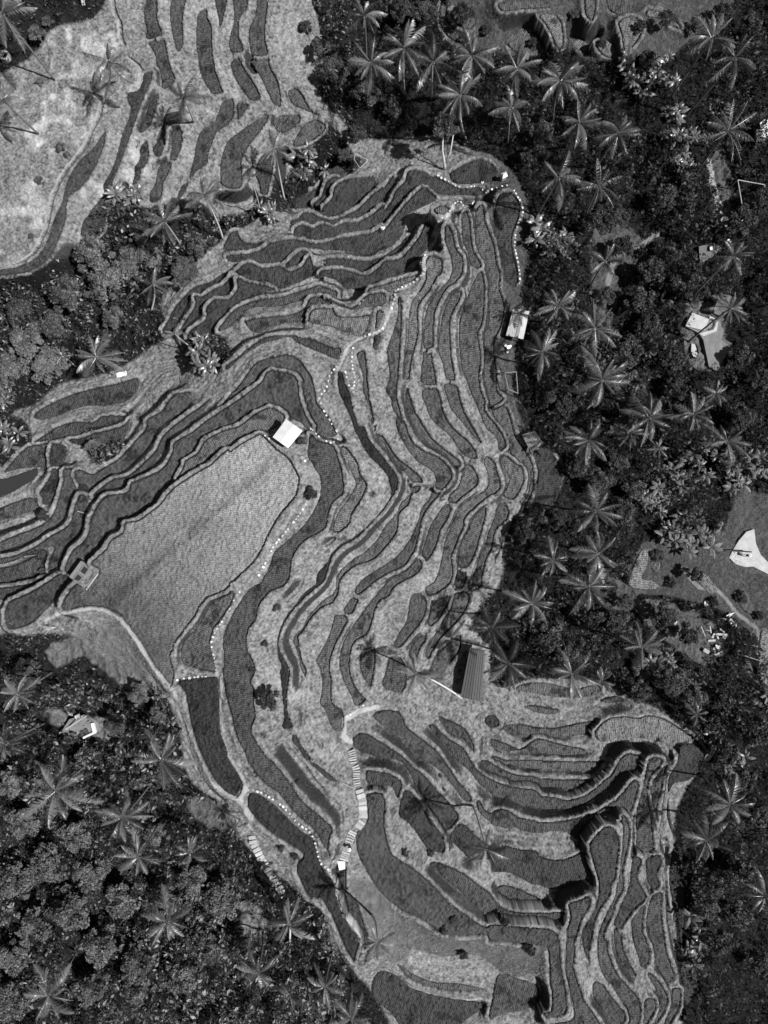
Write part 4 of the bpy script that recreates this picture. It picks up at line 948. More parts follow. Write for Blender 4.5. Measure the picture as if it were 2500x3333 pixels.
labs = rank_labels(pl_, lambda i: ('leaning coconut palm' if len(pl_[i]) > 4 else 'big spreading coconut palm' if pl_[i][2] >= 50 else 'coconut palm' if pl_[i][2] > 30 else 'small palm'))
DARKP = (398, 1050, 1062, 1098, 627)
for q, f in enumerate(pl_):
    cxo, cyo, rr, h = f[:4]
    r = random.Random(100 + q)
    if len(f) > 4: bx, by, bz = ovland(f[4], f[5])
    else:
        z = ovland(cxo, cyo)[2]
        bx, by = world(cxo * OV, cyo * OV, z + h); bz = ground(bx, by)
        bx += r.uniform(-.8, .8); by += r.uniform(-.8, .8); bz = ground(bx, by)
    tz = bz + h; tx, ty = world(cxo * OV, cyo * OV, tz)
    root = thing('coconut_palm', labs[q], 'palm tree', (bx, by, bz - .1), 0, 'coconut palms over the valley')
    B0 = Vector((0, 0, 0)); B3 = Vector((tx - bx, ty - by, tz - bz + .1))
    B1 = Vector((B3.x * .45 + r.uniform(-.3, .3), B3.y * .45 + r.uniform(-.3, .3), B3.z * .33)); B2 = Vector((B3.x * .9, B3.y * .9, B3.z * .68))
    pp = []
    for i in range(11):
        t = i / 10; pp.append(B0 * (1-t)**3 + B1 * 3*t*(1-t)**2 + B2 * 3*t*t*(1-t) + B3 * t**3)
    rt = .13 if rr > 30 else .08
    MB().tube(pp, [rt * (1.5 if i == 0 else 1.12 - .35 * i / 10) for i in range(11)], 8).obj('trunk', M_PALE if len(f) > 4 and cxo < 1100 else M_TRUNK, root, True)
    Rw = rr * OV * K * (CAMZ - tz) * 1.32
    wispy = q in (24, 25)
    nf = r.randint(11, 16) if rr > 30 else 10
    az = r.uniform(0, 6.28)
    for k in range(nf):
        az += 2.399963 + r.uniform(-.45, .45)
        u = k / nf
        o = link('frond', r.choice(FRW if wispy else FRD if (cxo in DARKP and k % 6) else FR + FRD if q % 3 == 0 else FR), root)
        o.location = B3 + Vector((0, 0, .1 * u))
        sc = Rw * (1.12 - .35 * u) * r.uniform(.75, 1.1)
        o.scale = (sc,) * 3
        o.rotation_euler = (r.uniform(-.6, .6), -(-.3 + 1.1 * u ** 1.3) + r.uniform(-.25, .25), az)
    if rr > 30:
        o = link('coconuts', NUTS, root); o.location = B3
# spiky ground plants
def spike_mesh():
    b = MB(); r = random.Random(5)
    for k in range(46):
        a = r.uniform(0, 6.28); e = r.uniform(.1, 1.25); L = r.uniform(.75, 1.05)
        d = Vector((math.cos(a) * math.cos(e), math.sin(a) * math.cos(e), math.sin(e))); s = d.cross(Vector((0, 0, 1))).normalized() * .05
        m_ = d * L * .6; t = d * L + Vector((0, 0, -.12 * L))
        b.add([-s * .5, s * .5, m_ + s, m_ - s, t], [(0, 1, 2, 3), (3, 2, 4)])
    return b.mesh('rosette', M_BAN)
SPK = spike_mesh()
sp = [tuple(p) for p in pts_of(SPIKY)]
for p, lb in zip(sp, rank_labels(sp, lambda i: 'spiky rosette plant')):
    x, y, z = ovland(p[0], p[1])
    t = thing('rosette_plant', lb, 'plant', (x, y, z), random.uniform(0, 6), 'spiky rosette plants on the terraces')
    o = link('leaves', SPK, t); s = p[2] * OV * K * 100; o.scale = (s, s, s)
    MB().tube([(0, 0, -.1), (0, 0, .25 * s)], .06 * s, 6).obj('stem', M_BARK, t)
# ------------------------------------------------------------------ leaves as many small faces
def leaf_cloud(P, Nn, size, tint, name, m, asp=.55, fold=.0):
    n = len(P); r = np.random.default_rng(3)
    up = r.normal(size=(n, 3)); a = np.cross(Nn, up); a /= np.linalg.norm(a, axis=1, keepdims=True) + 1e-9
    b = np.cross(Nn, a); s = size[:, None]
    co = np.stack([P - a * s, P - b * s * asp + a * s * .1, P + a * s, P + b * s * asp + a * s * .1], 1).reshape(-1, 3)
    me = mesh_np(name, co, 4, np.arange(4 * n, dtype=np.int32), m); attr_f(me, 'tint', np.repeat(tint, 4)); return me
def unit(v): return v / (np.linalg.norm(v, axis=-1, keepdims=True) + 1e-9)
def crown_mesh(seed, n=4200, leaf=.075, clumps=34, base=.09, flat=.75):
    r = np.random.default_rng(seed)
    an = r.uniform(0, 6.283, clumps); rd = r.random(clumps) ** .6 * (.55 + .35 * np.abs(np.sin(an * 1.5 + seed)) ); rd = np.minimum(rd, .9)
    c = np.stack([rd * np.cos(an), rd * np.sin(an), flat * (.75 * (1 - rd ** 2) + r.uniform(-.35, .25, clumps))], 1); cr = r.uniform(.12, .32, clumps)
    k = r.integers(0, clumps, n); d = unit(r.normal(size=(n, 3))); d[:, 2] = np.abs(d[:, 2]) * .9 - .15
    P = c[k] + d * (cr[k] * r.uniform(.65, 1.05, n))[:, None]
    Nn = unit(d + r.normal(size=(n, 3)) * .8 + np.array([0, 0, .35]))
    tint = base * .75 * (.25 + .6 * r.random(clumps)[k] + .8 * r.random(n) ** 2)
    return leaf_cloud(P, Nn, leaf * r.uniform(.6, 1.2, n), tint, 'crown', M_LEAF)
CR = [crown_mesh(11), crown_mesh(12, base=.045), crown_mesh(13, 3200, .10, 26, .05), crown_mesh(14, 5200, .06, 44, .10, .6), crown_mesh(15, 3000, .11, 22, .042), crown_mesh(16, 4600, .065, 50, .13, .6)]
def limb_mesh(seed):
    r = random.Random(seed); b = MB(); b.tube([(0, 0, -.9), (.03, .02, -.4), (0, 0, -.05)], [.07, .055, .045], 7)
    for k in range(7):
        a = k * .9 + r.uniform(-.3, .3); L = r.uniform(.45, .75)
        b.tube([(0, 0, -.35 + .04 * k), (L * .5 * math.cos(a), L * .5 * math.sin(a), -.05), (L * math.cos(a), L * math.sin(a), .22)], [.035, .022, .008], 5)
    return b.mesh('trunk', M_BARK)
LB = [limb_mesh(k) for k in range(4)]
tr = [p for p in pts_of(TREES.replace('\n', ' ')) if p[2] > 0]
def tnoun(i):
    r_ = tr[i][2]; return 'broad leafy tree' if r_ >= 38 else 'leafy tree' if r_ >= 27 else 'small leafy tree' if r_ >= 20 else 'low leafy bush'
for q, (p, lb) in enumerate(zip(tr, rank_labels(tr, tnoun))):
    r = random.Random(500 + q); x, y, z = ovland(p[0], p[1])
    R0 = p[2] * OV * K * 98 * 1.05; h = R0 * (.9 if p[2] > 19 else .45) + (0 if p[2] < 20 else r.uniform(.3, 1.2))
    x, y = world(p[0] * OV, p[1] * OV, z + h); z = ground(x, y)
    t = thing('broadleaf_tree' if p[2] >= 20 else 'bush', lb, 'tree' if p[2] >= 20 else 'bush', (x, y, z), 0, 'leafy trees of the valley' if p[2] >= 20 else 'bushes on the terraces')
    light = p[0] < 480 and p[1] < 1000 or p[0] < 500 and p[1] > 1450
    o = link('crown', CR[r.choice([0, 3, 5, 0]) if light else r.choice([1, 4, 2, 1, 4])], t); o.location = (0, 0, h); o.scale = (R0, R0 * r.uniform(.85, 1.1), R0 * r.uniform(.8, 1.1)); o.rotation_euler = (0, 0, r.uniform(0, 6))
    o = link('trunk', LB[q % 4], t); o.location = (0, 0, h); o.scale = (R0, R0, max(R0, h / .85)); o.rotation_euler = (0, 0, r.uniform(0, 6))
# undergrowth: everything between the trees that nobody could count
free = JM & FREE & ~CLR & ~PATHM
ii, jj = np.nonzero(free)
n = int(len(ii) * G * G * 62)
r = np.random.default_rng(21); k = r.integers(0, len(ii), n)
x = gx[jj[k]] + r.uniform(-G, G, n); y = gy[ii[k]] + r.uniform(-G, G, n)
edge = np.clip((boxblur(JM, 14)[ii[k], jj[k]] - .5) * 2, 0, 1)
c1 = vnoise(x, y, 2.3, 31); c2 = vnoise(x, y, .9, 32); c3 = vnoise(x, y, 9, 33)
m1 = np.clip((c1 + .35 * (c2 - .5) - .40) / .14, 0, 1); m2 = np.clip((c2 - .45) / .2, 0, 1)
top = (m1 * (1.8 + 2.6 * c3) + m2 * .9) * (.12 + .88 * edge)
fr_ = r.random(n) ** .4
zz = Z[ii[k], jj[k]] + top * fr_ + .05
big = r.random(n) < .12
size = np.where(big, r.uniform(.18, .40, n), r.uniform(.07, .16, n)) * (.6 + .8 * c3)
gX = vnoise(x + .3, y, 1.0, 32) - c2; gY = vnoise(x, y + .3, 1.0, 32) - c2
Nn = unit(np.stack([-gX * 3, -gY * 3, np.ones(n)], 1) + r.normal(size=(n, 3)) * .5)
tint = (.005 + (.02 + .07 * big) * r.random(n) ** 1.5 * (.5 + c3)) * np.where(x < -5, 1.8, .55) * (.3 + .8 * fr_)  # low leaves darker: shade inside the clumps painted into the tint
me = leaf_cloud(np.stack([x, y, zz], 1), Nn, size, tint, 'undergrowth', M_UNDER, .5)
tag(link('undergrowth', me), kind='stuff')
# a thinner scatter of tufts over the open slopes
fr = (FREE | (BUND > 0)) & (STEEP < .3) & (~JM | CLR) & ~PATHM; ii, jj = np.nonzero(fr); n = int(len(ii) * G * G * 44); k = r.integers(0, len(ii), n)
x = gx[jj[k]] + r.uniform(-G, G, n); y = gy[ii[k]] + r.uniform(-G, G, n); zz = Z[ii[k], jj[k]] + .03 + .16 * r.random(n) ** 2
c1 = vnoise(x, y, 1.6, 41); kk = (c1 + .5 * vnoise(x, y, .5, 42) > .55) | (BUND[ii[k], jj[k]] > 0); x, y, zz, c1 = x[kk], y[kk], zz[kk], c1[kk]; n = len(x)
Nn = unit(r.normal(size=(n, 3)) * .8 + np.array([0, 0, 1]))
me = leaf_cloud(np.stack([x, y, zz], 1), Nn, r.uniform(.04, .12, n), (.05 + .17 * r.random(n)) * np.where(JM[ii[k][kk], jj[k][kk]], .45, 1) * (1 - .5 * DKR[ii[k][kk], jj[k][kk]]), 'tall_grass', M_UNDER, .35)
tag(link('tall_grass', me), kind='stuff')
# weeds hanging on the steep cut banks
fr = FREE & (STEEP > .15) & ~JM; ii, jj = np.nonzero(fr); n = int(len(ii) * G * G * 190); k = r.integers(0, len(ii), n)
x = gx[jj[k]] + r.uniform(-G, G, n) * .7; y = gy[ii[k]] + r.uniform(-G, G, n) * .7
sg = boxblur(Z, 1); gy_, gx_ = np.gradient(sg, G)
i2 = np.clip(ii[k] + r.integers(-1, 2, n), 0, NY - 1); j2 = np.clip(jj[k] + r.integers(-1, 2, n), 0, NX - 1)
u_ = r.random(n); zz = Z[ii[k], jj[k]] * u_ + Z[i2, j2] * (1 - u_) + .04
nn = np.stack([-gx_[ii[k], jj[k]], -gy_[ii[k], jj[k]], np.ones(n) * .8], 1); nn = unit(unit(nn) + r.normal(size=(n, 3)) * .45)
x = x + nn[:, 0] * .06; y = y + nn[:, 1] * .06
me = leaf_cloud(np.stack([x, y, zz], 1), nn, r.uniform(.04, .13, n), .012 + .07 * r.random(n) ** 1.6, 'bank_weeds', M_UNDER, .4)
tag(link('bank_weeds', me), kind='stuff'); del sg, gx_, gy_
# ------------------------------------------------------------------ bananas
def blade(seed, L=1.0, wd=.17, th0=.9, kk=1.5, torn=False):
    r = random.Random(seed); b = MB(); N = 9; P = [Vector((0, 0, 0))]; th = th0
    for i in range(N):
        th = th0 - kk * (i / N); P.append(P[-1] + Vector((math.cos(th), 0, math.sin(th))) * L / N)
    V = []; F = []
    for i, p in enumerate(P):
        t = i / N; w_ = wd * (math.sin(math.pi * min(1, max(0, (t - .18) / .82)) ** .8) ** .7) if t > .18 else .012
        w_ = max(w_, .01); j1, j2 = (r.uniform(.7, 1.1), r.uniform(.7, 1.1))
        V += [p + Vector((0, -w_ * j1, -.3 * w_)), p + Vector((0, 0, .03)), p + Vector((0, w_ * j2, -.3 * w_))]
    for i in range(N):
        a = 3 * i
        if not (torn and r.random() < .3): F.append((a, a + 3, a + 4, a + 1))
        if not (torn and r.random() < .3): F.append((a + 1, a + 4, a + 5, a + 2))
    return b.add(V, F).mesh('leaf', M_BAN)
BL = [blade(1), blade(2, th0=1.1, kk=1.7), blade(3, th0=.7, kk=1.3, wd=.14), blade(4, th0=1.2, kk=2.0, torn=True), blade(5, th0=1.3, kk=1.0)]
STM = MB().tube([(0, 0, -.2), (0, 0, .5), (.02, 0, 1)], [.10, .08, .04], 7).mesh('stem', M_BARK)
for ln in BANANAS.strip().splitlines():
    f, lb = ln.split('|'); cx_, cy_, rx_, ry_, n = [float(v) for v in f.split(',')]
    if n == 0: continue
    r = random.Random(int(cx_ * 7 + cy_))
    for q in range(int(n)):
        a = r.uniform(0, 6.28); u = math.sqrt(r.random())
        x, y, z = ovland(cx_ + rx_ * u * math.cos(a), cy_ + ry_ * u * math.sin(a))
        S = r.uniform(1.2, 2.1); H = r.uniform(1.0, 2.6)
        t = thing('banana_plant', lb, 'banana plant', (x, y, z - .1), r.uniform(0, 6), lb.replace('banana plant', 'banana plants'))
        o = link('stem', STM, t); o.scale = (1.2, 1.2, H)
        for k in range(r.randint(6, 9)):
            o = link('leaf', r.choice(BL), t); o.location = (0, 0, H * .96); s = S * r.uniform(.75, 1.1); o.scale = (s,) * 3
            o.rotation_euler = (r.uniform(-.3, .3), r.uniform(-.1, .35), k * 2.4 + r.uniform(-.3, .3))
# ------------------------------------------------------------------ stepping stones
SL = [MB().box((0, 0, 0), (.36, .30, .09), 0, .05).mesh('slab', M_STONE), MB().box((0, 0, 0), (.31, .33, .09), 0, .08).mesh('slab', M_STONE), MB().box((0, 0, 0), (.40, .27, .09), 0, .04).mesh('slab', M_STONE)]
for ln in STONES.strip().splitlines():
    t, lb, ps = ln.split('|')
    c = catmull([land(px, py)[:2] for px, py in src(t, pts_of(ps))], False, .02)
    acc = 0; last = c[0]; nxt = 0; r = random.Random(len(ps))
    for p in c:
        acc += np.linalg.norm(p - last); d = p - last; last = p
        if acc >= nxt:
            nxt = acc + r.uniform(.46, .74)
            if r.random() < .06: continue
            z = max(ground(p[0] + a, p[1] + b) for a in (-.1, .1) for b in (-.1, .1))
            o = link('stepping_stone', r.choice(SL)); s = r.uniform(.6, 1.0); o.scale = (s, s * r.uniform(.8, 1.1), 1)
            o.location = (p[0] + r.uniform(-.04, .04), p[1] + r.uniform(-.04, .04), z + .02)
            o.rotation_euler = (r.uniform(-.05, .05), r.uniform(-.05, .05), math.atan2(d[1], d[0]) + r.uniform(-.3, .3) if np.linalg.norm(d) > 0 else 0)
            tag(o, lb, 'stepping stone', lb.replace('stepping stone', 'stepping stones').replace('pale ', '').replace('white ', ''))
# ------------------------------------------------------------------ stairs
def stairs(name, label, tile, flights):
    fl = [([land(px, py) for px, py in src(tile, pts_of(ps))], n, wd, dep) for ps, n, wd, dep in flights]
    x0, y0, z0 = fl[0][0][0]
    t = thing(name, label, 'stairs', (x0, y0, z0))
    for pts, n, wd, dep in fl:
        c = catmull([p[:2] for p in pts], False, .05); L = np.concatenate([[0], np.cumsum(np.linalg.norm(np.diff(c, axis=0), axis=1))])
        for k in range(n):
            s = (k + .5) / n * L[-1]; i = min(int(np.searchsorted(L, s)), len(c) - 2)
            a = math.atan2(c[i + 1][1] - c[i][1], c[i + 1][0] - c[i][0]); z = ground(c[i][0], c[i][1])
            z = max(z, ground(c[i][0] + .3 * math.sin(a), c[i][1] - .3 * math.cos(a)), ground(c[i][0] - .3 * math.sin(a), c[i][1] + .3 * math.cos(a)))
            MB().box((c[i][0] - x0, c[i][1] - y0, z - z0 + .03), (dep, wd * random.uniform(.92, 1.05), .24), a + random.uniform(-.06, .06), .03).obj('step', M_STEP, t)
    return t
TILE['Q'] = (1100, 2250, 1.953); TILE['V'] = (2150, 900, 2.72); TILE['P'] = (2250, 550, 3.624); TILE['Y'] = (2300, 1680, 4.76)
TILE['N'] = (2200, 1920, 3.173); TILE['K'] = (1450, 2080, 4.76); TILE['X'] = (150, 2250, 3.173); TILE['L'] = (1620, 960, 5.95); TILE['Z'] = (780, 2680, 5.289)
stairs('stone_staircase', 'narrow stone stairs dropping between the dark paddies, upper of two linked flights', 'Q',
       [('84,368 92,400 100,455', 6, .95, .2), ('108,470 118,500 118,560 124,605', 9, 1.0, .2)])
stairs('paved_path', 'pale slab path curving between the two stone stair flights', 'Q', [('135,620 152,680 160,760 162,800', 7, 1.15, .62), ('155,825 128,862', 3, 1.1, .5)])
stairs('stone_staircase', 'stone stairs running down to the white landing, lower of two linked flights', 'Q', [('100,880 78,930 58,1000 38,1070', 13, 1.15, .24)])
stairs('stone_staircase', 'broad slab stairs in shade along the edge of the lower left wood', 'Z',
       [('215,200 250,330 330,500 420,660 500,800 610,960 690,1100 740,1200', 15, 1.05, .50)])
for t_, p_, lb in (('Q', '-5,1078 45,1072 48,1115 10,1125', 'white concrete landing at the foot of the stairs'),):
    pts = [land(px, py) for px, py in src(t_, pts_of(p_))]; z = max(p[2] for p in pts) + .06
    v = [(p[0], p[1], z) for p in pts] + [(p[0], p[1], z - .4) for p in pts]
    o = MB().add(v, [(3, 2, 1, 0), (4, 5, 6, 7)] + [(k, (k + 1) % 4, 4 + (k + 1) % 4, 4 + k) for k in range(4)]).obj('landing', M_STONE); tag(o, lb, 'landing')
# ------------------------------------------------------------------ huts and sheds
def quad_at(tile, ps, h):
    q = src(tile, pts_of(ps)); gz = [land(px, py)[2] for px, py in q]; z = sum(gz) / len(gz) + h
    return [Vector((*world(px, py, z), z)) for px, py in q], z - h
def roof_part(name, q, m, ridge=.35, rs=.5, n=10, corr=.015, parent=None, org=Vector((0, 0, 0)), seams=0, thick=.05):
    """q: four eave corners, 0-1 is the short side; ridge runs from side 0-1 to side 3-2 at share rs"""
    b = MB(); V = []; F = []; nu, nv = n, n * 3
    for i in range(nu + 1):
        u = i / nu
        zz = ridge * (u / rs if u <= rs else (1 - u) / (1 - rs))
        for j in range(nv + 1):
            v = j / nv; p = (q[0].lerp(q[1], u)).lerp(q[3].lerp(q[2], u), v)
            V.append(p + Vector((0, 0, zz + corr * math.cos(j * math.pi))) - org)
    top = len(V)
    V += [p - Vector((0, 0, thick)) for p in V]
    for i in range(nu):
        for j in range(nv):
            a = i * (nv + 1) + j
            F.append((a, a + nv + 1, a + nv + 2, a + 1)); F.append((top + a, top + a + 1, top + a + nv + 2, top + a + nv + 1))
    E = [(i * (nv + 1), (i + 1) * (nv + 1)) for i in range(nu)] + [((i + 1) * (nv + 1) + nv, i * (nv + 1) + nv) for i in range(nu)] + [(j + 1, j) for j in range(nv)] + [(nu * (nv + 1) + j, nu * (nv + 1) + j + 1) for j in range(nv)]
    F += [(a, b_, top + b_, top + a) for a, b_ in E]
    return b.add(V, F).obj(name, m, parent)
def hut(name, label, tile, ps, h, m, ridge=.35, rs=.5, floor=M_WOOD, walls=False, cap=None):
    q, gz = quad_at(tile, ps, h); c = sum(q, Vector()) / 4; org = Vector((c.x, c.y, gz))
    t = thing(name, label, 'hut', org)
    roof = roof_part('roof', q, m, ridge, rs, parent=t, org=org)
    if cap:
        a = q[0].lerp(q[1], rs); b = q[3].lerp(q[2], rs); d = (q[1] - q[0]).normalized() * .22
        v = [a - d, a + d, b + d, b - d]; v = [p - org + Vector((0, 0, ridge + .03 + (0 if k in (0, 3) else -.02))) for k, p in enumerate(v)]
        v += [p - Vector((0, 0, .04)) for p in v]
        MB().add(v, [(0, 3, 2, 1), (4, 5, 6, 7)] + [(k, (k + 1) % 4, 4 + (k + 1) % 4, 4 + k) for k in range(4)]).obj('ridge_cap', cap, roof)
    for k in range(4):
        p = q[k].lerp(c, .14) - org; zg = ground(p.x + org.x, p.y + org.y) - gz
        MB().tube([(p.x, p.y, zg - .3), (p.x, p.y, h + .02)], .06, 8).obj('post', M_DARK, t)
    e1 = q[1] - q[0]; e2 = q[3] - q[0]
    MB().box((0, 0, .35), (e1.length * .74, e2.length * .74, .1), math.atan2(e1.y, e1.x), .02).obj('floor', floor, t)
    if walls:
        MB().box((e2.x * .36, e2.y * .36, h * .45), (e1.length * .7, .06, h * .8), math.atan2(e1.y, e1.x)).obj('wall', M_WOOD, t)
        MB().box((-e1.x * .36, -e1.y * .36, h * .45), (.06, e2.length * .7, h * .8), math.atan2(e1.y, e1.x)).obj('wall', M_WOOD, t)
    return t, q, org
hut('field_hut', 'square hut with pale sheet roof at the corner of the large field', 'G', '1065,805 1183,890 1080,1015 968,935', 2.3, M_SHEET, .28, .5, walls=True)
t_, q_, o_ = hut('field_shed', 'oblong shed with stained white sheet roof at the wood edge', 'L', '300,265 612,320 495,865 160,785', 2.4, M_SHEETB, .3, .6, cap=M_GREY, walls=True)
t_, q_, o_ = hut('long_shed', 'long shed with dark seamed roof beside the leaning palm', 'K', '380,130 615,175 560,970 235,900', 2.6, M_TILE, .25, .5, walls=True)
# seams of that roof
a_, b_, c_, d_ = [p - o_ for p in q_]
sm = MB()
for k in range(1, 8):
    u = k / 8; zz = .25 * (u / .5 if u < .5 else (1 - u) / .5) + .045
    sm.tube([a_.lerp(b_, u) + Vector((0, 0, zz)), d_.lerp(c_, u) + Vector((0, 0, zz))], .028, 5)
rf = [c for c in t_.children if c.name.startswith('roof')][0]
sm.obj('seam', M_DARK, rf)
hut('lean_to', 'small grey pitched roof against the dark wood', 'E', '1435,2025 1530,1995 1590,2085 1500,2150', 2.2, M_GREY, .5, .5)
hut('corner_shed', 'pale plank-roofed shed cut by the right edge', 'R', '1610,725 1680,715 1680,830 1625,845', 2.4, M_PLANK, .25)
hut('slatted_shelter', 'dark slatted shelter roof under the palm by the paved court', 'V', '540,145 665,195 600,330 470,290', 2.6, M_WOOD, .2)
hut('white_canopy', 'small pale sheet canopy among bushes below the pole frame', 'P', '525,580 640,555 650,600 540,635', 2.0, M_SHEET, .1)
# ------------------------------------------------------------------ small structures
def slab(name, tile, ps, h, m, label=None, cat=None, kind=None, thick=.3, dz=0):
    q = src(tile, pts_of(ps)); g_ = [land(px, py) for px, py in q]; z = (max(p[2] for p in g_) if dz == 0 else sum(p[2] for p in g_) / len(g_) + dz) + h
    n_ = len(g_); P = [world(px, py, z) for px, py in q]
    c = (sum(p[0] for p in P) / n_, sum(p[1] for p in P) / n_, z - thick)
    v = [(p[0] - c[0], p[1] - c[1], thick) for p in P] + [(p[0] - c[0], p[1] - c[1], 0) for p in P]
    o = MB().add(v, [tuple(range(n_ - 1, -1, -1)), tuple(range(n_, 2 * n_))] + [(k, (k + 1) % n_, n_ + (k + 1) % n_, n_ + k) for k in range(n_)]).obj(name, m)
    o.location = c; tag(o, label, cat, kind=kind); return o, z
slab('concrete_yard', 'Y', '620,240 740,200 765,420 840,600 960,720 960,900 720,780 600,790 450,740 350,640 420,510 500,380', .06, M_CONC, kind='structure', thick=2.5)
yard_z = 0
slab('paved_court', 'V', '280,320 440,380 520,380 560,480 540,560 640,640 560,720 500,840 430,800 380,560 340,500 220,440', .05, M_COURT, kind='structure', thick=1.2)
o, z = slab('tiled_platform', 'V', '282,320 432,378 388,478 222,438', .25, M_PLAT, 'pale tiled platform with a folded mat in the right-hand court', 'platform', thick=.35)
o, z = slab('white_terrace_wall', 'V', '440,350 515,385 500,480 380,530 340,505 470,470 490,400 430,372', .3, M_PLAT, 'white angular low wall wrapped round the curved bench', 'wall', thick=.5)
o, z = slab('paving_square', 'V', '535,540 635,590 585,645 495,590', .2, M_TILE, 'dark tiled square below the curved bench', 'paving', thick=.3)
o, z = slab('mat', 'V', '262,380 330,392 322,420 254,412', .34, M_GREY, 'dark folded mat lying on the pale tiled platform', 'mat', thick=.06)
def ring(name, tile, cx_, cy_, rx_, ry_, wd, h, m, label, cat, arc=(0, 360), rz=0):
    (px, py), = src(tile, [(cx_, cy_)]); x, y, z = land(px, py); s = K * (CAMZ - z) / TILE[tile][2]
    b = MB(); V = []; F = []; n_ = 28; a0, a1 = math.radians(arc[0]), math.radians(arc[1]); cl = arc[1] - arc[0] >= 360
    for k in range(n_ + (0 if cl else 1)):
        a = a0 + (a1 - a0) * k / n_
        for w_, hz in ((0, -.3), (0, h), (-wd, h), (-wd, -.3)):
            vx, vy = (rx_ * s + w_) * math.cos(a), (ry_ * s + w_) * math.sin(a)
            V.append((vx * math.cos(rz) - vy * math.sin(rz), vx * math.sin(rz) + vy * math.cos(rz), hz))
    N_ = len(V) // 4
    for k in range(N_ if cl else N_ - 1):
        for e in range(4): F.append((4 * k + e, 4 * ((k + 1) % N_) + e, 4 * ((k + 1) % N_) + (e + 1) % 4, 4 * k + (e + 1) % 4))
    if not cl: F += [(3, 2, 1, 0), tuple(4 * (N_ - 1) + e for e in range(4))]
    o = b.add(V, F).obj(name, m); o.location = (x, y, z); return tag(o, label, cat)
ring('curved_bench', 'V', 430, 430, 45, 55, .3, .45, M_DARK, 'dark curved bench at the end of the pale tiled platform', 'bench', (-80, 150), -.4)
ring('oval_pool_rim', 'V', 295, 655, 42, 75, .16, .25, M_DARK, 'dark-rimmed long oval basin below the tiled platform', 'basin', (0, 360), .15)
slab('basin_floor', 'V', '275,595 305,600 325,660 328,715 300,725 272,670', .12, M_PLAT, 'pale floor of the long oval basin', 'paving', thick=.2)
ring('concrete_ring', 'A', 36, 345, 32, 30, .3, .6, M_STONE, 'round concrete well ring in grass at the left edge', 'well ring')
ring('stone_pit', 'R', 1350, 650, 50, 45, .3, .3, M_GREY, 'round grey pit rim above the large right-hand palm', 'pit rim')
def frame(name, label, tile, ps, h, m, rad=.07, posts=True, cat='frame', closed=True, braces=()):
    q = [land(px, py) for px, py in src(tile, pts_of(ps))]; z = max(p[2] for p in q) + h
    W_ = [world(px, py, z) for px, py in src(tile, pts_of(ps))]; org = (W_[0][0], W_[0][1], q[0][2]); t = thing(name, label, cat, org)
    n_ = len(W_)
    for k in range(n_ if closed else n_ - 1):
        a, b = W_[k], W_[(k + 1) % n_]
        MB().tube([(a[0] - org[0], a[1] - org[1], z - org[2]), (b[0] - org[0], b[1] - org[1], z - org[2] + .01 * k)], rad, 6).obj('beam', m, t)
    for a in W_ if posts else []:
        MB().tube([(a[0] - org[0], a[1] - org[1], ground(*a) - org[2] - .2), (a[0] - org[0], a[1] - org[1], z - org[2] - rad)], rad, 6).obj('post', m, t)
    return t
frame('pole_frame', 'open pale pole frame over dark ground at the right edge', 'P', '550,130 605,450 890,460 865,185', 2.6, M_BAMBOO, .06)
frame('dark_pergola', 'dark angular frame below the white shed', 'S', '78,118 148,110 158,240 100,215', 2.0, M_GREY, .08)
frame('bamboo_trellis', 'crossed pale bamboo poles by the topmost paddies', 'B', '628,1068 680,1018 600,975 590,1010', 1.2, M_BAMBOO, .035)
def pole(label, tile, a, b, h0, h1, r=.05, m=M_BAMBOO, name='bamboo_pole', cat='pole'):
    pa_ = land(*src(tile, [a])[0]); pb_ = land(*src(tile, [b])[0])
    A_ = Vector((*world(*src(tile, [a])[0], pa_[2] + h0), pa_[2] + h0)); B_ = Vector((*world(*src(tile, [b])[0], pb_[2] + h1), pb_[2] + h1))
    o = MB().tube([Vector(), (B_ - A_) * .5 - Vector((0, 0, .02)), B_ - A_], [r, r * .9, r * .7], 7).obj(name, m); o.location = A_; return tag(o, label, cat)
pole('long pale pole slanting through the lower right wood', 'S', (985, 1600), (1120, 1730), .6, 2.5, .07)
pole('short pale pole lying across the left terraces', 'D', (530, 1293), (600, 1312), .15, .3)
pole('thin pale stick beside the upper stone stairs', 'H', (1470, 1433), (1560, 1480), .2, .9, .05)
pole('small white stick in grass by the lower dark paddy', 'H', (1015, 2040), (1078, 2042), .12, .12, .05)
pole('pale pole lying on the leaf heap near the left pond', 'D', (820, 618), (860, 628), .3, .5, .06)
pole('longer of the pale poles above the right strip paddy', 'N', (665, 665), (890, 740), .5, .7, .06)
pole('upper pale pole above the right strip paddy', 'N', (700, 560), (850, 585), .5, .8, .05)
pole('short faint pole below the two above the strip paddy', 'N', (600, 768), (700, 795), .5, .6, .04)
pole('long dark beam lying across the bright concrete yard', 'Y', (290, 530), (700, 555), .5, 1.5, .14, M_DARK, 'wooden_beam', 'beam')
pole('pale beam resting over the platform in the lower left wood', 'X', (140, 430), (412, 258), .6, 2.2, .1, M_PALE, 'wooden_beam', 'beam')
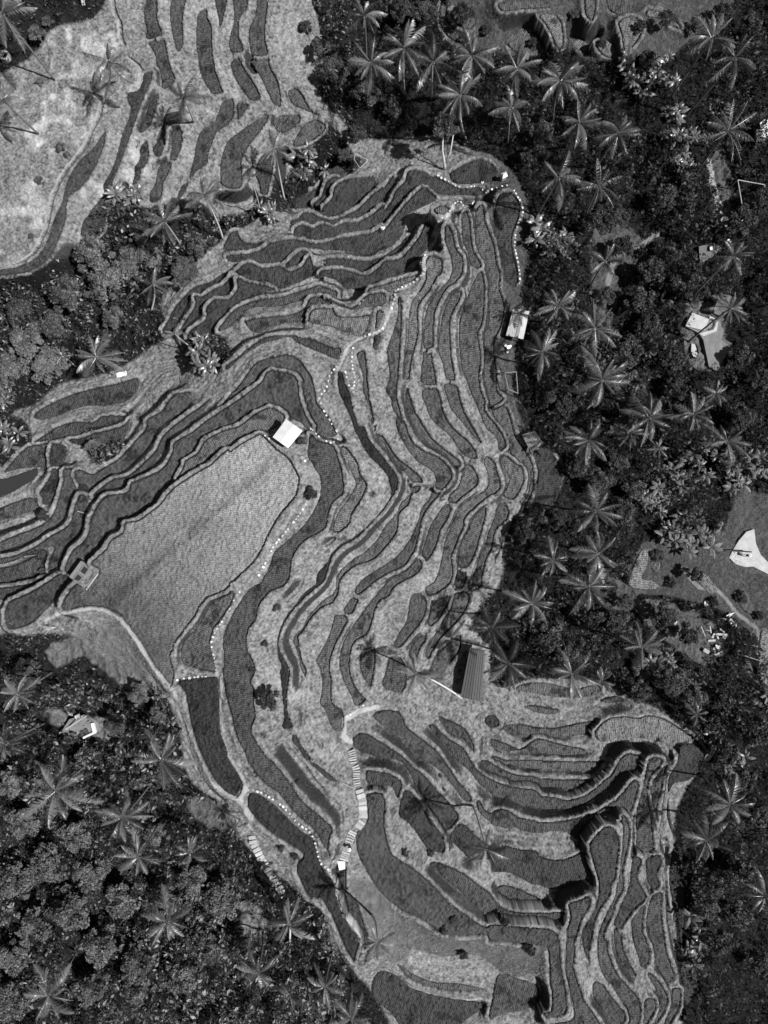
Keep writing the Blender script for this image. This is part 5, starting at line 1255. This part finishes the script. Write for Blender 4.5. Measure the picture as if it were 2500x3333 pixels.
# round tables and stools
def table(label, tile, c, r, h=.75):
    x, y, z = land(*src(tile, [c])[0]); t = thing('round_table', label, 'table', (x, y, z)); s = K * 100 / TILE[tile][2]
    MB().disc((0, 0, h - .05), r * s, .06).obj('table_top', M_WHITE, t); MB().tube([(0, 0, -.1), (0, 0, h - .05)], [.12, .05], 8).obj('leg', M_GREY, t)
def stool(label, tile, c, r=.17, group=None, sq=False):
    x, y, z = land(*src(tile, [c])[0]); b = MB()
    if sq: b.box((0, 0, .22), (.4, .4, .44), .3, .03)
    else: b.disc((0, 0, 0), r * .8, .45, 14, r)
    o = b.obj('stool', M_WHITE); o.location = (x, y, z); tag(o, label, 'stool', group)
table('white round table among three stools below the white shed', 'L', (195, 1035), 40)
for lb, c in (('white round stool left of the table below the white shed', (145, 993)), ('white round stool right of the table below the white shed', (240, 1003)), ('white round stool under the table below the white shed', (185, 1113))):
    stool(lb, 'L', c, .18, 'stools round the white table')
table('pale round table between the deck and the dark palm', 'P', (418, 872), 28)
stool('white square stool touching the pale round table', 'P', (456, 858), sq=True)
# deck with a round chair
o, z = slab('wooden_deck', 'P', '92,912 260,872 370,930 240,1040 108,1130 95,1000', .5, M_WOOD, 'weathered plank deck under the leaning palm on the right', 'deck', thick=.12, dz=.0)
x, y, _ = land(*src('P', [(205, 960)])[0]); t = thing('round_chair', 'white-cushioned round chair standing on the plank deck', 'chair', (x, y, z))
b = MB(); 
for k in range(10):
    a0 = math.radians(-110 + k * 22); b.tube([(.45 * math.cos(a0), .45 * math.sin(a0), .3), (.55 * math.cos(a0), .55 * math.sin(a0), .7), (.35 * math.cos(a0), .35 * math.sin(a0), 1.1)], .02, 5)
b.obj('back', M_DARK, t); MB().disc((0, 0, 0), .3, .3, 16, .45).obj('base', M_DARK, t); MB().box((-.12, -.15, .38), (.45, .6, .14), 0, .08).obj('cushion', M_WHITE, t)
# tank at the corner of the large field
q = [land(px, py) for px, py in src('D', pts_of('690,1690 612,1800 522,1752 600,1665'))]; zt = max(p[2] for p in q)
c = [sum(p[k] for p in q) / 4 for k in range(2)]; t = thing('stone_tank', 'square stone tank with two basins jutting into the large field', 'tank', (c[0], c[1], zt))
ang = math.atan2(q[0][1] - q[1][1], q[0][0] - q[1][0]); Lx = math.dist(q[0][:2], q[1][:2]); Ly = math.dist(q[1][:2], q[2][:2])
MB().box((0, 0, -.1), (Lx, Ly, .5), ang, .05).obj('slab', M_ROCK, t)
rot = Matrix.Rotation(ang, 3, 'Z')
for k, (u, v) in enumerate(((-.1, .12), (.22, .1))):
    p = rot @ Vector((u * Lx * 1.6 - .3, v * Ly, .25)); b_ = MB()
    for e in ((-.5, 0), (.5, 0)): b_.box(p + rot @ Vector((e[0], 0, 0)), (.1, .9, .3), ang)
    for e in ((0, -.42), (0, .42)): b_.box(p + rot @ Vector((e[0], e[1], 0)), (.9, .1, .28), ang)
    b_.obj('basin_wall', M_ROCK, t); MB().box(p - Vector((0, 0, .05)), (.9, .74, .1), ang).obj('water', M_WATER, t)
MB().box(rot @ Vector((0, -Ly * .49, .22)), (Lx, .12, .2), ang).obj('kerb', M_CONC, t)
# pond
o, z = slab('pond', 'D', '-90,1080 60,1070 110,1050 250,1000 255,1030 240,1070 150,1120 90,1160 0,1200 -90,1215', .04, M_WATER, kind='structure', thick=.3)
# scattered planks and sheets
def plank(label, tile, a, b, wd, h=.12, m=M_PLANK, name='plank', cat='plank', group=None, thick=.05):
    A_ = land(*src(tile, [a])[0]); B_ = land(*src(tile, [b])[0]); L = math.dist(A_[:2], B_[:2]); z = max(A_[2], B_[2]) + h
    o = MB().box((0, 0, 0), (L, wd, thick), 0, .01).obj(name, m); o.location = ((A_[0] + B_[0]) / 2, (A_[1] + B_[1]) / 2, z)
    o.rotation_euler = (random.uniform(-.1, .1), random.uniform(-.08, .08), math.atan2(B_[1] - A_[1], B_[0] - A_[0])); return tag(o, label, cat, group)
GP = 'planks in the heap right of the lower wood'
for lb, a, b, wd in (('long thin plank at the top of the plank stack', (485, 295), (560, 232), .12), ('second thin plank of the tidy stack', (495, 305), (570, 250), .12), ('third thin plank of the tidy stack', (505, 262), (575, 228), .12),
                     ('broad pale board lying against the tidy stack', (535, 300), (590, 375), .6), ('short plank sticking up above the heap', (430, 335), (438, 285), .12),
                     ('upright pale plank left in the heap', (342, 372), (346, 440), .14), ('pale plank leaning in the middle of the heap', (372, 495), (398, 435), .3),
                     ('short board beside the leaning plank in the heap', (405, 440), (420, 500), .2), ('broad white board crossing right of the heap', (418, 455), (515, 458), .35), ('wide board below the white cross board', (470, 470), (505, 490), .5),
                     ('board above the white cross board', (440, 400), (490, 435), .3), ('flat plank under the heap', (325, 522), (395, 515), .3), ('thin plank at the left of the heap', (293, 408), (340, 418), .1),
                     ('lowest plank below the heap', (375, 665), (458, 635), .25), ('broad slab at the lower left of the heap', (275, 610), (325, 640), .55), ('rounded grey board at the lower right of the heap', (395, 575), (440, 590), .55),
                     ('narrow plank beside the rounded grey board', (375, 590), (390, 640), .25), ('thin dark-edged lath far left of the heap', (240, 370), (290, 475), .06)):
    plank(lb, 'N', a, b, wd, random.uniform(.15, .6), group=GP)
def sheet(label, tile, c, w_, d_, rz, h=.3, m=M_WHITE):
    x, y, z = land(*src(tile, [c])[0]); b = MB(); n_ = 8; V = []; r = random.Random(int(c[0]))
    for i in range(n_ + 1):
        for j in range(n_ + 1): V.append(((i / n_ - .5) * w_ * r.uniform(.9, 1.05), (j / n_ - .5) * d_ * r.uniform(.9, 1.05), h + .12 * math.sin(i * 1.1) * math.cos(j * .9) + r.uniform(-.03, .03)))
    top = len(V); V += [(p[0], p[1], p[2] - .02) for p in V]; F = []
    for i in range(n_):
        for j in range(n_): a = i * (n_ + 1) + j; F += [(a, a + n_ + 1, a + n_ + 2, a + 1), (top + a, top + a + 1, top + a + n_ + 2, top + a + n_ + 1)]
    o = b.add(V, F).obj('cloth_sheet', m); o.location = (x, y, z); o.rotation_euler = (0, 0, rz); return tag(o, label, 'sheet')
sheet('white corrugated sheet lying beside the upper left terraces', 'D', (838, 357), 1.6, .75, .25)
sheet('small white sheet among bushes on the left terraces', 'D', (714, 955), 1.0, .3, -.5)
sheet('white bag on the bund of the dark upper paddies', 'E', (435, 542), .6, .5, .3)
sheet('white square panel in the grass above the plank heap', 'N', (308, 138), .65, .85, .15)
sheet('small white scrap on the stones near the path fork', 'E', (1150, 215), .45, .3, .1)
sheet('pale cloth on grass right of the crescent palm', 'S', (1100, 1615), .7, .35, .8)
sheet('white plastic scrap at the top left slope', 'A', (505, 25), .5, .8, .2)
# white shrine
x, y, z = land(*src('E', [(1297, 185)])[0]); t = thing('shrine', 'tiny white shrine at the edge of the round dark paddy', 'shrine', (x, y, z), .4)
MB().box((0, 0, .4), (.7, .6, 1.0), 0, .04).obj('base', M_CONC, t); MB().box((0, 0, 1.15), (.45, .4, .5), 0, .02).obj('niche', M_WHITE, t)
MB().add([(-.45, -.4, 1.4), (.45, -.4, 1.4), (.45, .4, 1.4), (-.45, .4, 1.4), (-.2, 0, 1.85), (.2, 0, 1.85)], [(3, 2, 1, 0), (0, 1, 5, 4), (2, 3, 4, 5), (1, 2, 5), (3, 0, 4)]).obj('roof', M_WHITE, t)
# platform in the lower left wood
o, z = slab('wood_platform', 'X', '240,290 400,240 500,290 545,330 570,400 430,470 380,400 280,440 150,430', .15, M_COURT, 'pale paved platform in a gap of the lower left wood', 'platform', thick=.8)
x, y, _ = land(*src('X', [(370, 235)])[0]); t = thing('slatted_chair', 'pale slatted chair at the top of the wood platform', 'chair', (x, y, z), .5)
for k in range(5): MB().box((-.3 + .15 * k, 0, .42), (.1, .6, .04)).obj('slat', M_PLANK, t)
for a in (-.3, .3):
    for b_ in (-.25, .25): MB().box((a, b_, .2), (.05, .05, .4)).obj('leg', M_PLANK, t)
MB().box((.36, 0, .65), (.05, .6, .5)).obj('backrest', M_PLANK, t)
x, y, _ = land(*src('X', [(520, 400)])[0]); t = thing('low_wall', 'white L-shaped low wall on the wood platform', 'wall', (x, y, z))
MB().box((0, .55, .2), (.4, 1.5, .4), .25, .06).obj('upright_arm', M_WHITE, t); MB().box((-.7, -.45, .2), (1.7, .3, .38), .45, .06).obj('side_arm', M_STONE, t)
x, y, _ = land(*src('X', [(425, 400)])[0]); t = thing('fire_grate', 'black metal grate pair on the wood platform', 'grate', (x, y, z))
for s in (-.28, .28): MB().box((s, s * .5, .12), (.4, .7, .24), .45).obj('panel', M_DARK, t)
# rocks and bright pebbles of collapsed walls
for k, (c, rr) in enumerate((((250, 1050), .25), ((265, 1080), .32), ((292, 1060), .28), ((240, 1082), .2), ((300, 1085), .16))):
    x, y, z = land(*src('E', [c])[0]); o = MB().blob((0, 0, 0), (rr, rr * .85, rr * .7), 9, 6, .15).obj('boulder', M_ROCK); o.location = (x, y, z + rr * .3)
    tag(o, ['grey boulder at the top left of the small pile by the crest', 'largest boulder of the small pile by the crest', 'boulder on the right side of the small pile by the crest', 'boulder on the lower left of the small pile by the crest', 'smallest boulder of the pile by the crest'][k], 'boulder', 'boulders below the ridge crest')
# bare pale tree on the crest and the two-stemmed white tree
def bare(name, label, loc, crownpts, r0, seed, m=M_PALE, sub=3):
    x, y, z = loc; r = random.Random(seed); t = thing(name, label, 'tree', (x, y, z)); b = MB()
    b.tube([(0, 0, -.2), (.05, .05, .5)], [r0 * 1.4, r0], 7)
    def grow(p, d, L, rad, lev):
        q = p + d * L; b.tube([p, p.lerp(q, .5) + Vector((r.uniform(-.05, .05), r.uniform(-.05, .05), 0)), q], [rad, rad * .8, rad * .55], 5, False)
        if lev:
            for _ in range(3): grow(q, (d + Vector((r.uniform(-.8, .8), r.uniform(-.8, .8), r.uniform(-.1, .6)))).normalized(), L * .72, rad * .55, lev - 1)
    for d in crownpts: grow(Vector((.05, .05, .45)), Vector(d).normalized(), .55 * Vector(d).length, r0 * .7, sub)
    b.obj('trunk', m, t); return t
bare('bare_tree', 'bare pale-branched shrub on the ridge crest path', land(*src('E', [(735, 855)])[0]), [(-.3, .5, 1.1), (-.1, .9, 1), (.4, .6, 1)], .07, 3)
bare('bare_tree', 'leafless branching shrub where the footpath meets the lower left wood', land(*src('D', [(380, 2090)])[0]), [(-.5, -.3, 1), (-.3, .4, 1), (-.8, 0, .8)], .07, 4)
bare('bare_tree', 'small pale bare tree below the bamboo frame at the wood edge', land(*src('E', [(1375, 1800)])[0]), [(-.2, .3, 1), (.5, .2, 1)], .05, 5)
x, y, z = land(*src('B', [(1163, 1075)])[0]); t = thing('forked_tree', 'tree with forked white trunk above the round dark paddy', 'tree', (x, y, z))
cx_, cy_ = world(*src('B', [(1170, 800)])[0], z + 6.5); dx, dy = cx_ - x, cy_ - y
MB().tube([(0, 0, -.2), (0, .1, 1.2), (dx * .1 - .5, dy * .4, 3.2), (dx * .3 - .5, dy * .8, 5.6)], [.3, .2, .13, .07], 8).obj('trunk', M_PALE, t, True)
MB().tube([(0, .1, 1.1), (.7, dy * .4, 3.4), (.9, dy * .85, 5.8)], [.16, .11, .06], 8).obj('limb', M_PALE, t, True)
o = link('crown', CR[0], t); o.location = (dx, dy, 6); o.scale = (2.2, 2.2, 1.8)
# ------------------------------------------------------------------ people
def person(label, loc, rz, stride=.18, bend=.1):
    x, y, z = loc; t = thing('person', label, 'person', (x, y, z), rz)
    J = dict(p=(0, 0, .92), s1=(0, bend * .5, 1.15), s2=(0, bend, 1.4), n=(0, bend * 1.2, 1.5), h=(0, bend * 1.4, 1.66),
             hl=(-.1, 0, .88), kl=(-.11, stride * .6, .5), al=(-.11, stride * .3, .09), fl=(-.11, stride * .3 + .17, .04),
             hr=(.1, 0, .88), kr=(.11, 0, .48), ar=(.11, -stride, .1), fr=(.11, -stride + .16, .04),
             sl=(-.19, bend, 1.38), el=(-.25, bend - .06, 1.12), wl=(-.22, bend + .1, .9), sr=(.19, bend, 1.38), er=(.25, bend - .02, 1.12), wr=(.22, bend + .14, .93))
    Rr = dict(p=.14, s1=.13, s2=.15, n=.055, h=.095, hl=.09, kl=.06, al=.04, fl=.035, hr=.09, kr=.06, ar=.04, fr=.035, sl=.06, el=.042, wl=.03, sr=.06, er=.042, wr=.03)
    ks = list(J); E = ['p s1', 's1 s2', 's2 n', 'n h', 'p hl', 'hl kl', 'kl al', 'al fl', 'p hr', 'hr kr', 'kr ar', 'ar fr', 's2 sl', 'sl el', 'el wl', 's2 sr', 'sr er', 'er wr']
    vs = [J[k] for k in ks]; es = [tuple(ks.index(a) for a in e.split()) for e in E]; rad = [Rr[k] for k in ks]
    for w_, sgn in (('wl', -1), ('wr', 1)):
        i = ks.index(w_); W_ = Vector(J[w_])
        for d in ((-.03, .02), (-.01, .035), (.01, .035), (.03, .03), (.045 * -sgn, .0)):
            vs.append(tuple(W_ + Vector((d[0], d[1] * .8, -.05)))); rad.append(.010); es.append((i, len(vs) - 1))
            vs.append(tuple(W_ + Vector((d[0] * 1.3, d[1] * 1.2, -.10)))); rad.append(.008); es.append((len(vs) - 2, len(vs) - 1))
    me = bpy.data.meshes.new('body'); me.from_pydata(vs, es, []); me.materials.append(M_CLOTH); o = link('body', me, t)
    md = o.modifiers.new('skin', 'SKIN'); md.use_smooth_shade = True
    for i, v in enumerate(me.skin_vertices[0].data): v.radius = (rad[i], rad[i]); v.use_root = i == 0
    s = o.modifiers.new('sub', 'SUBSURF'); s.levels = 1; s.render_levels = 1
    MB().disc((0, bend * 1.4, 1.68), .27, .03, 20, .24).disc((0, bend * 1.4, 1.71), .15, .12, 16, .04).obj('hat', M_WHITE, t, True)
    MB().blob((0, bend * 1.4, 1.63), (.085, .1, .11), 10, 7, 0).blob((0, bend * 1.4 + .1, 1.62), (.018, .025, .025), 6, 4, 0).obj('face', M_SKIN, t, True)
p_ = land(*src('Q', [(80, 962)])[0]); person('person in dark clothes and pale hat on the lower stairs', (p_[0], p_[1], p_[2] + .16), 2.6)
p_ = land(*src('Y', [(572, 605)])[0]); person('person in pale hat standing on the bright concrete yard', (p_[0], p_[1], p_[2] + .12), -1.2)
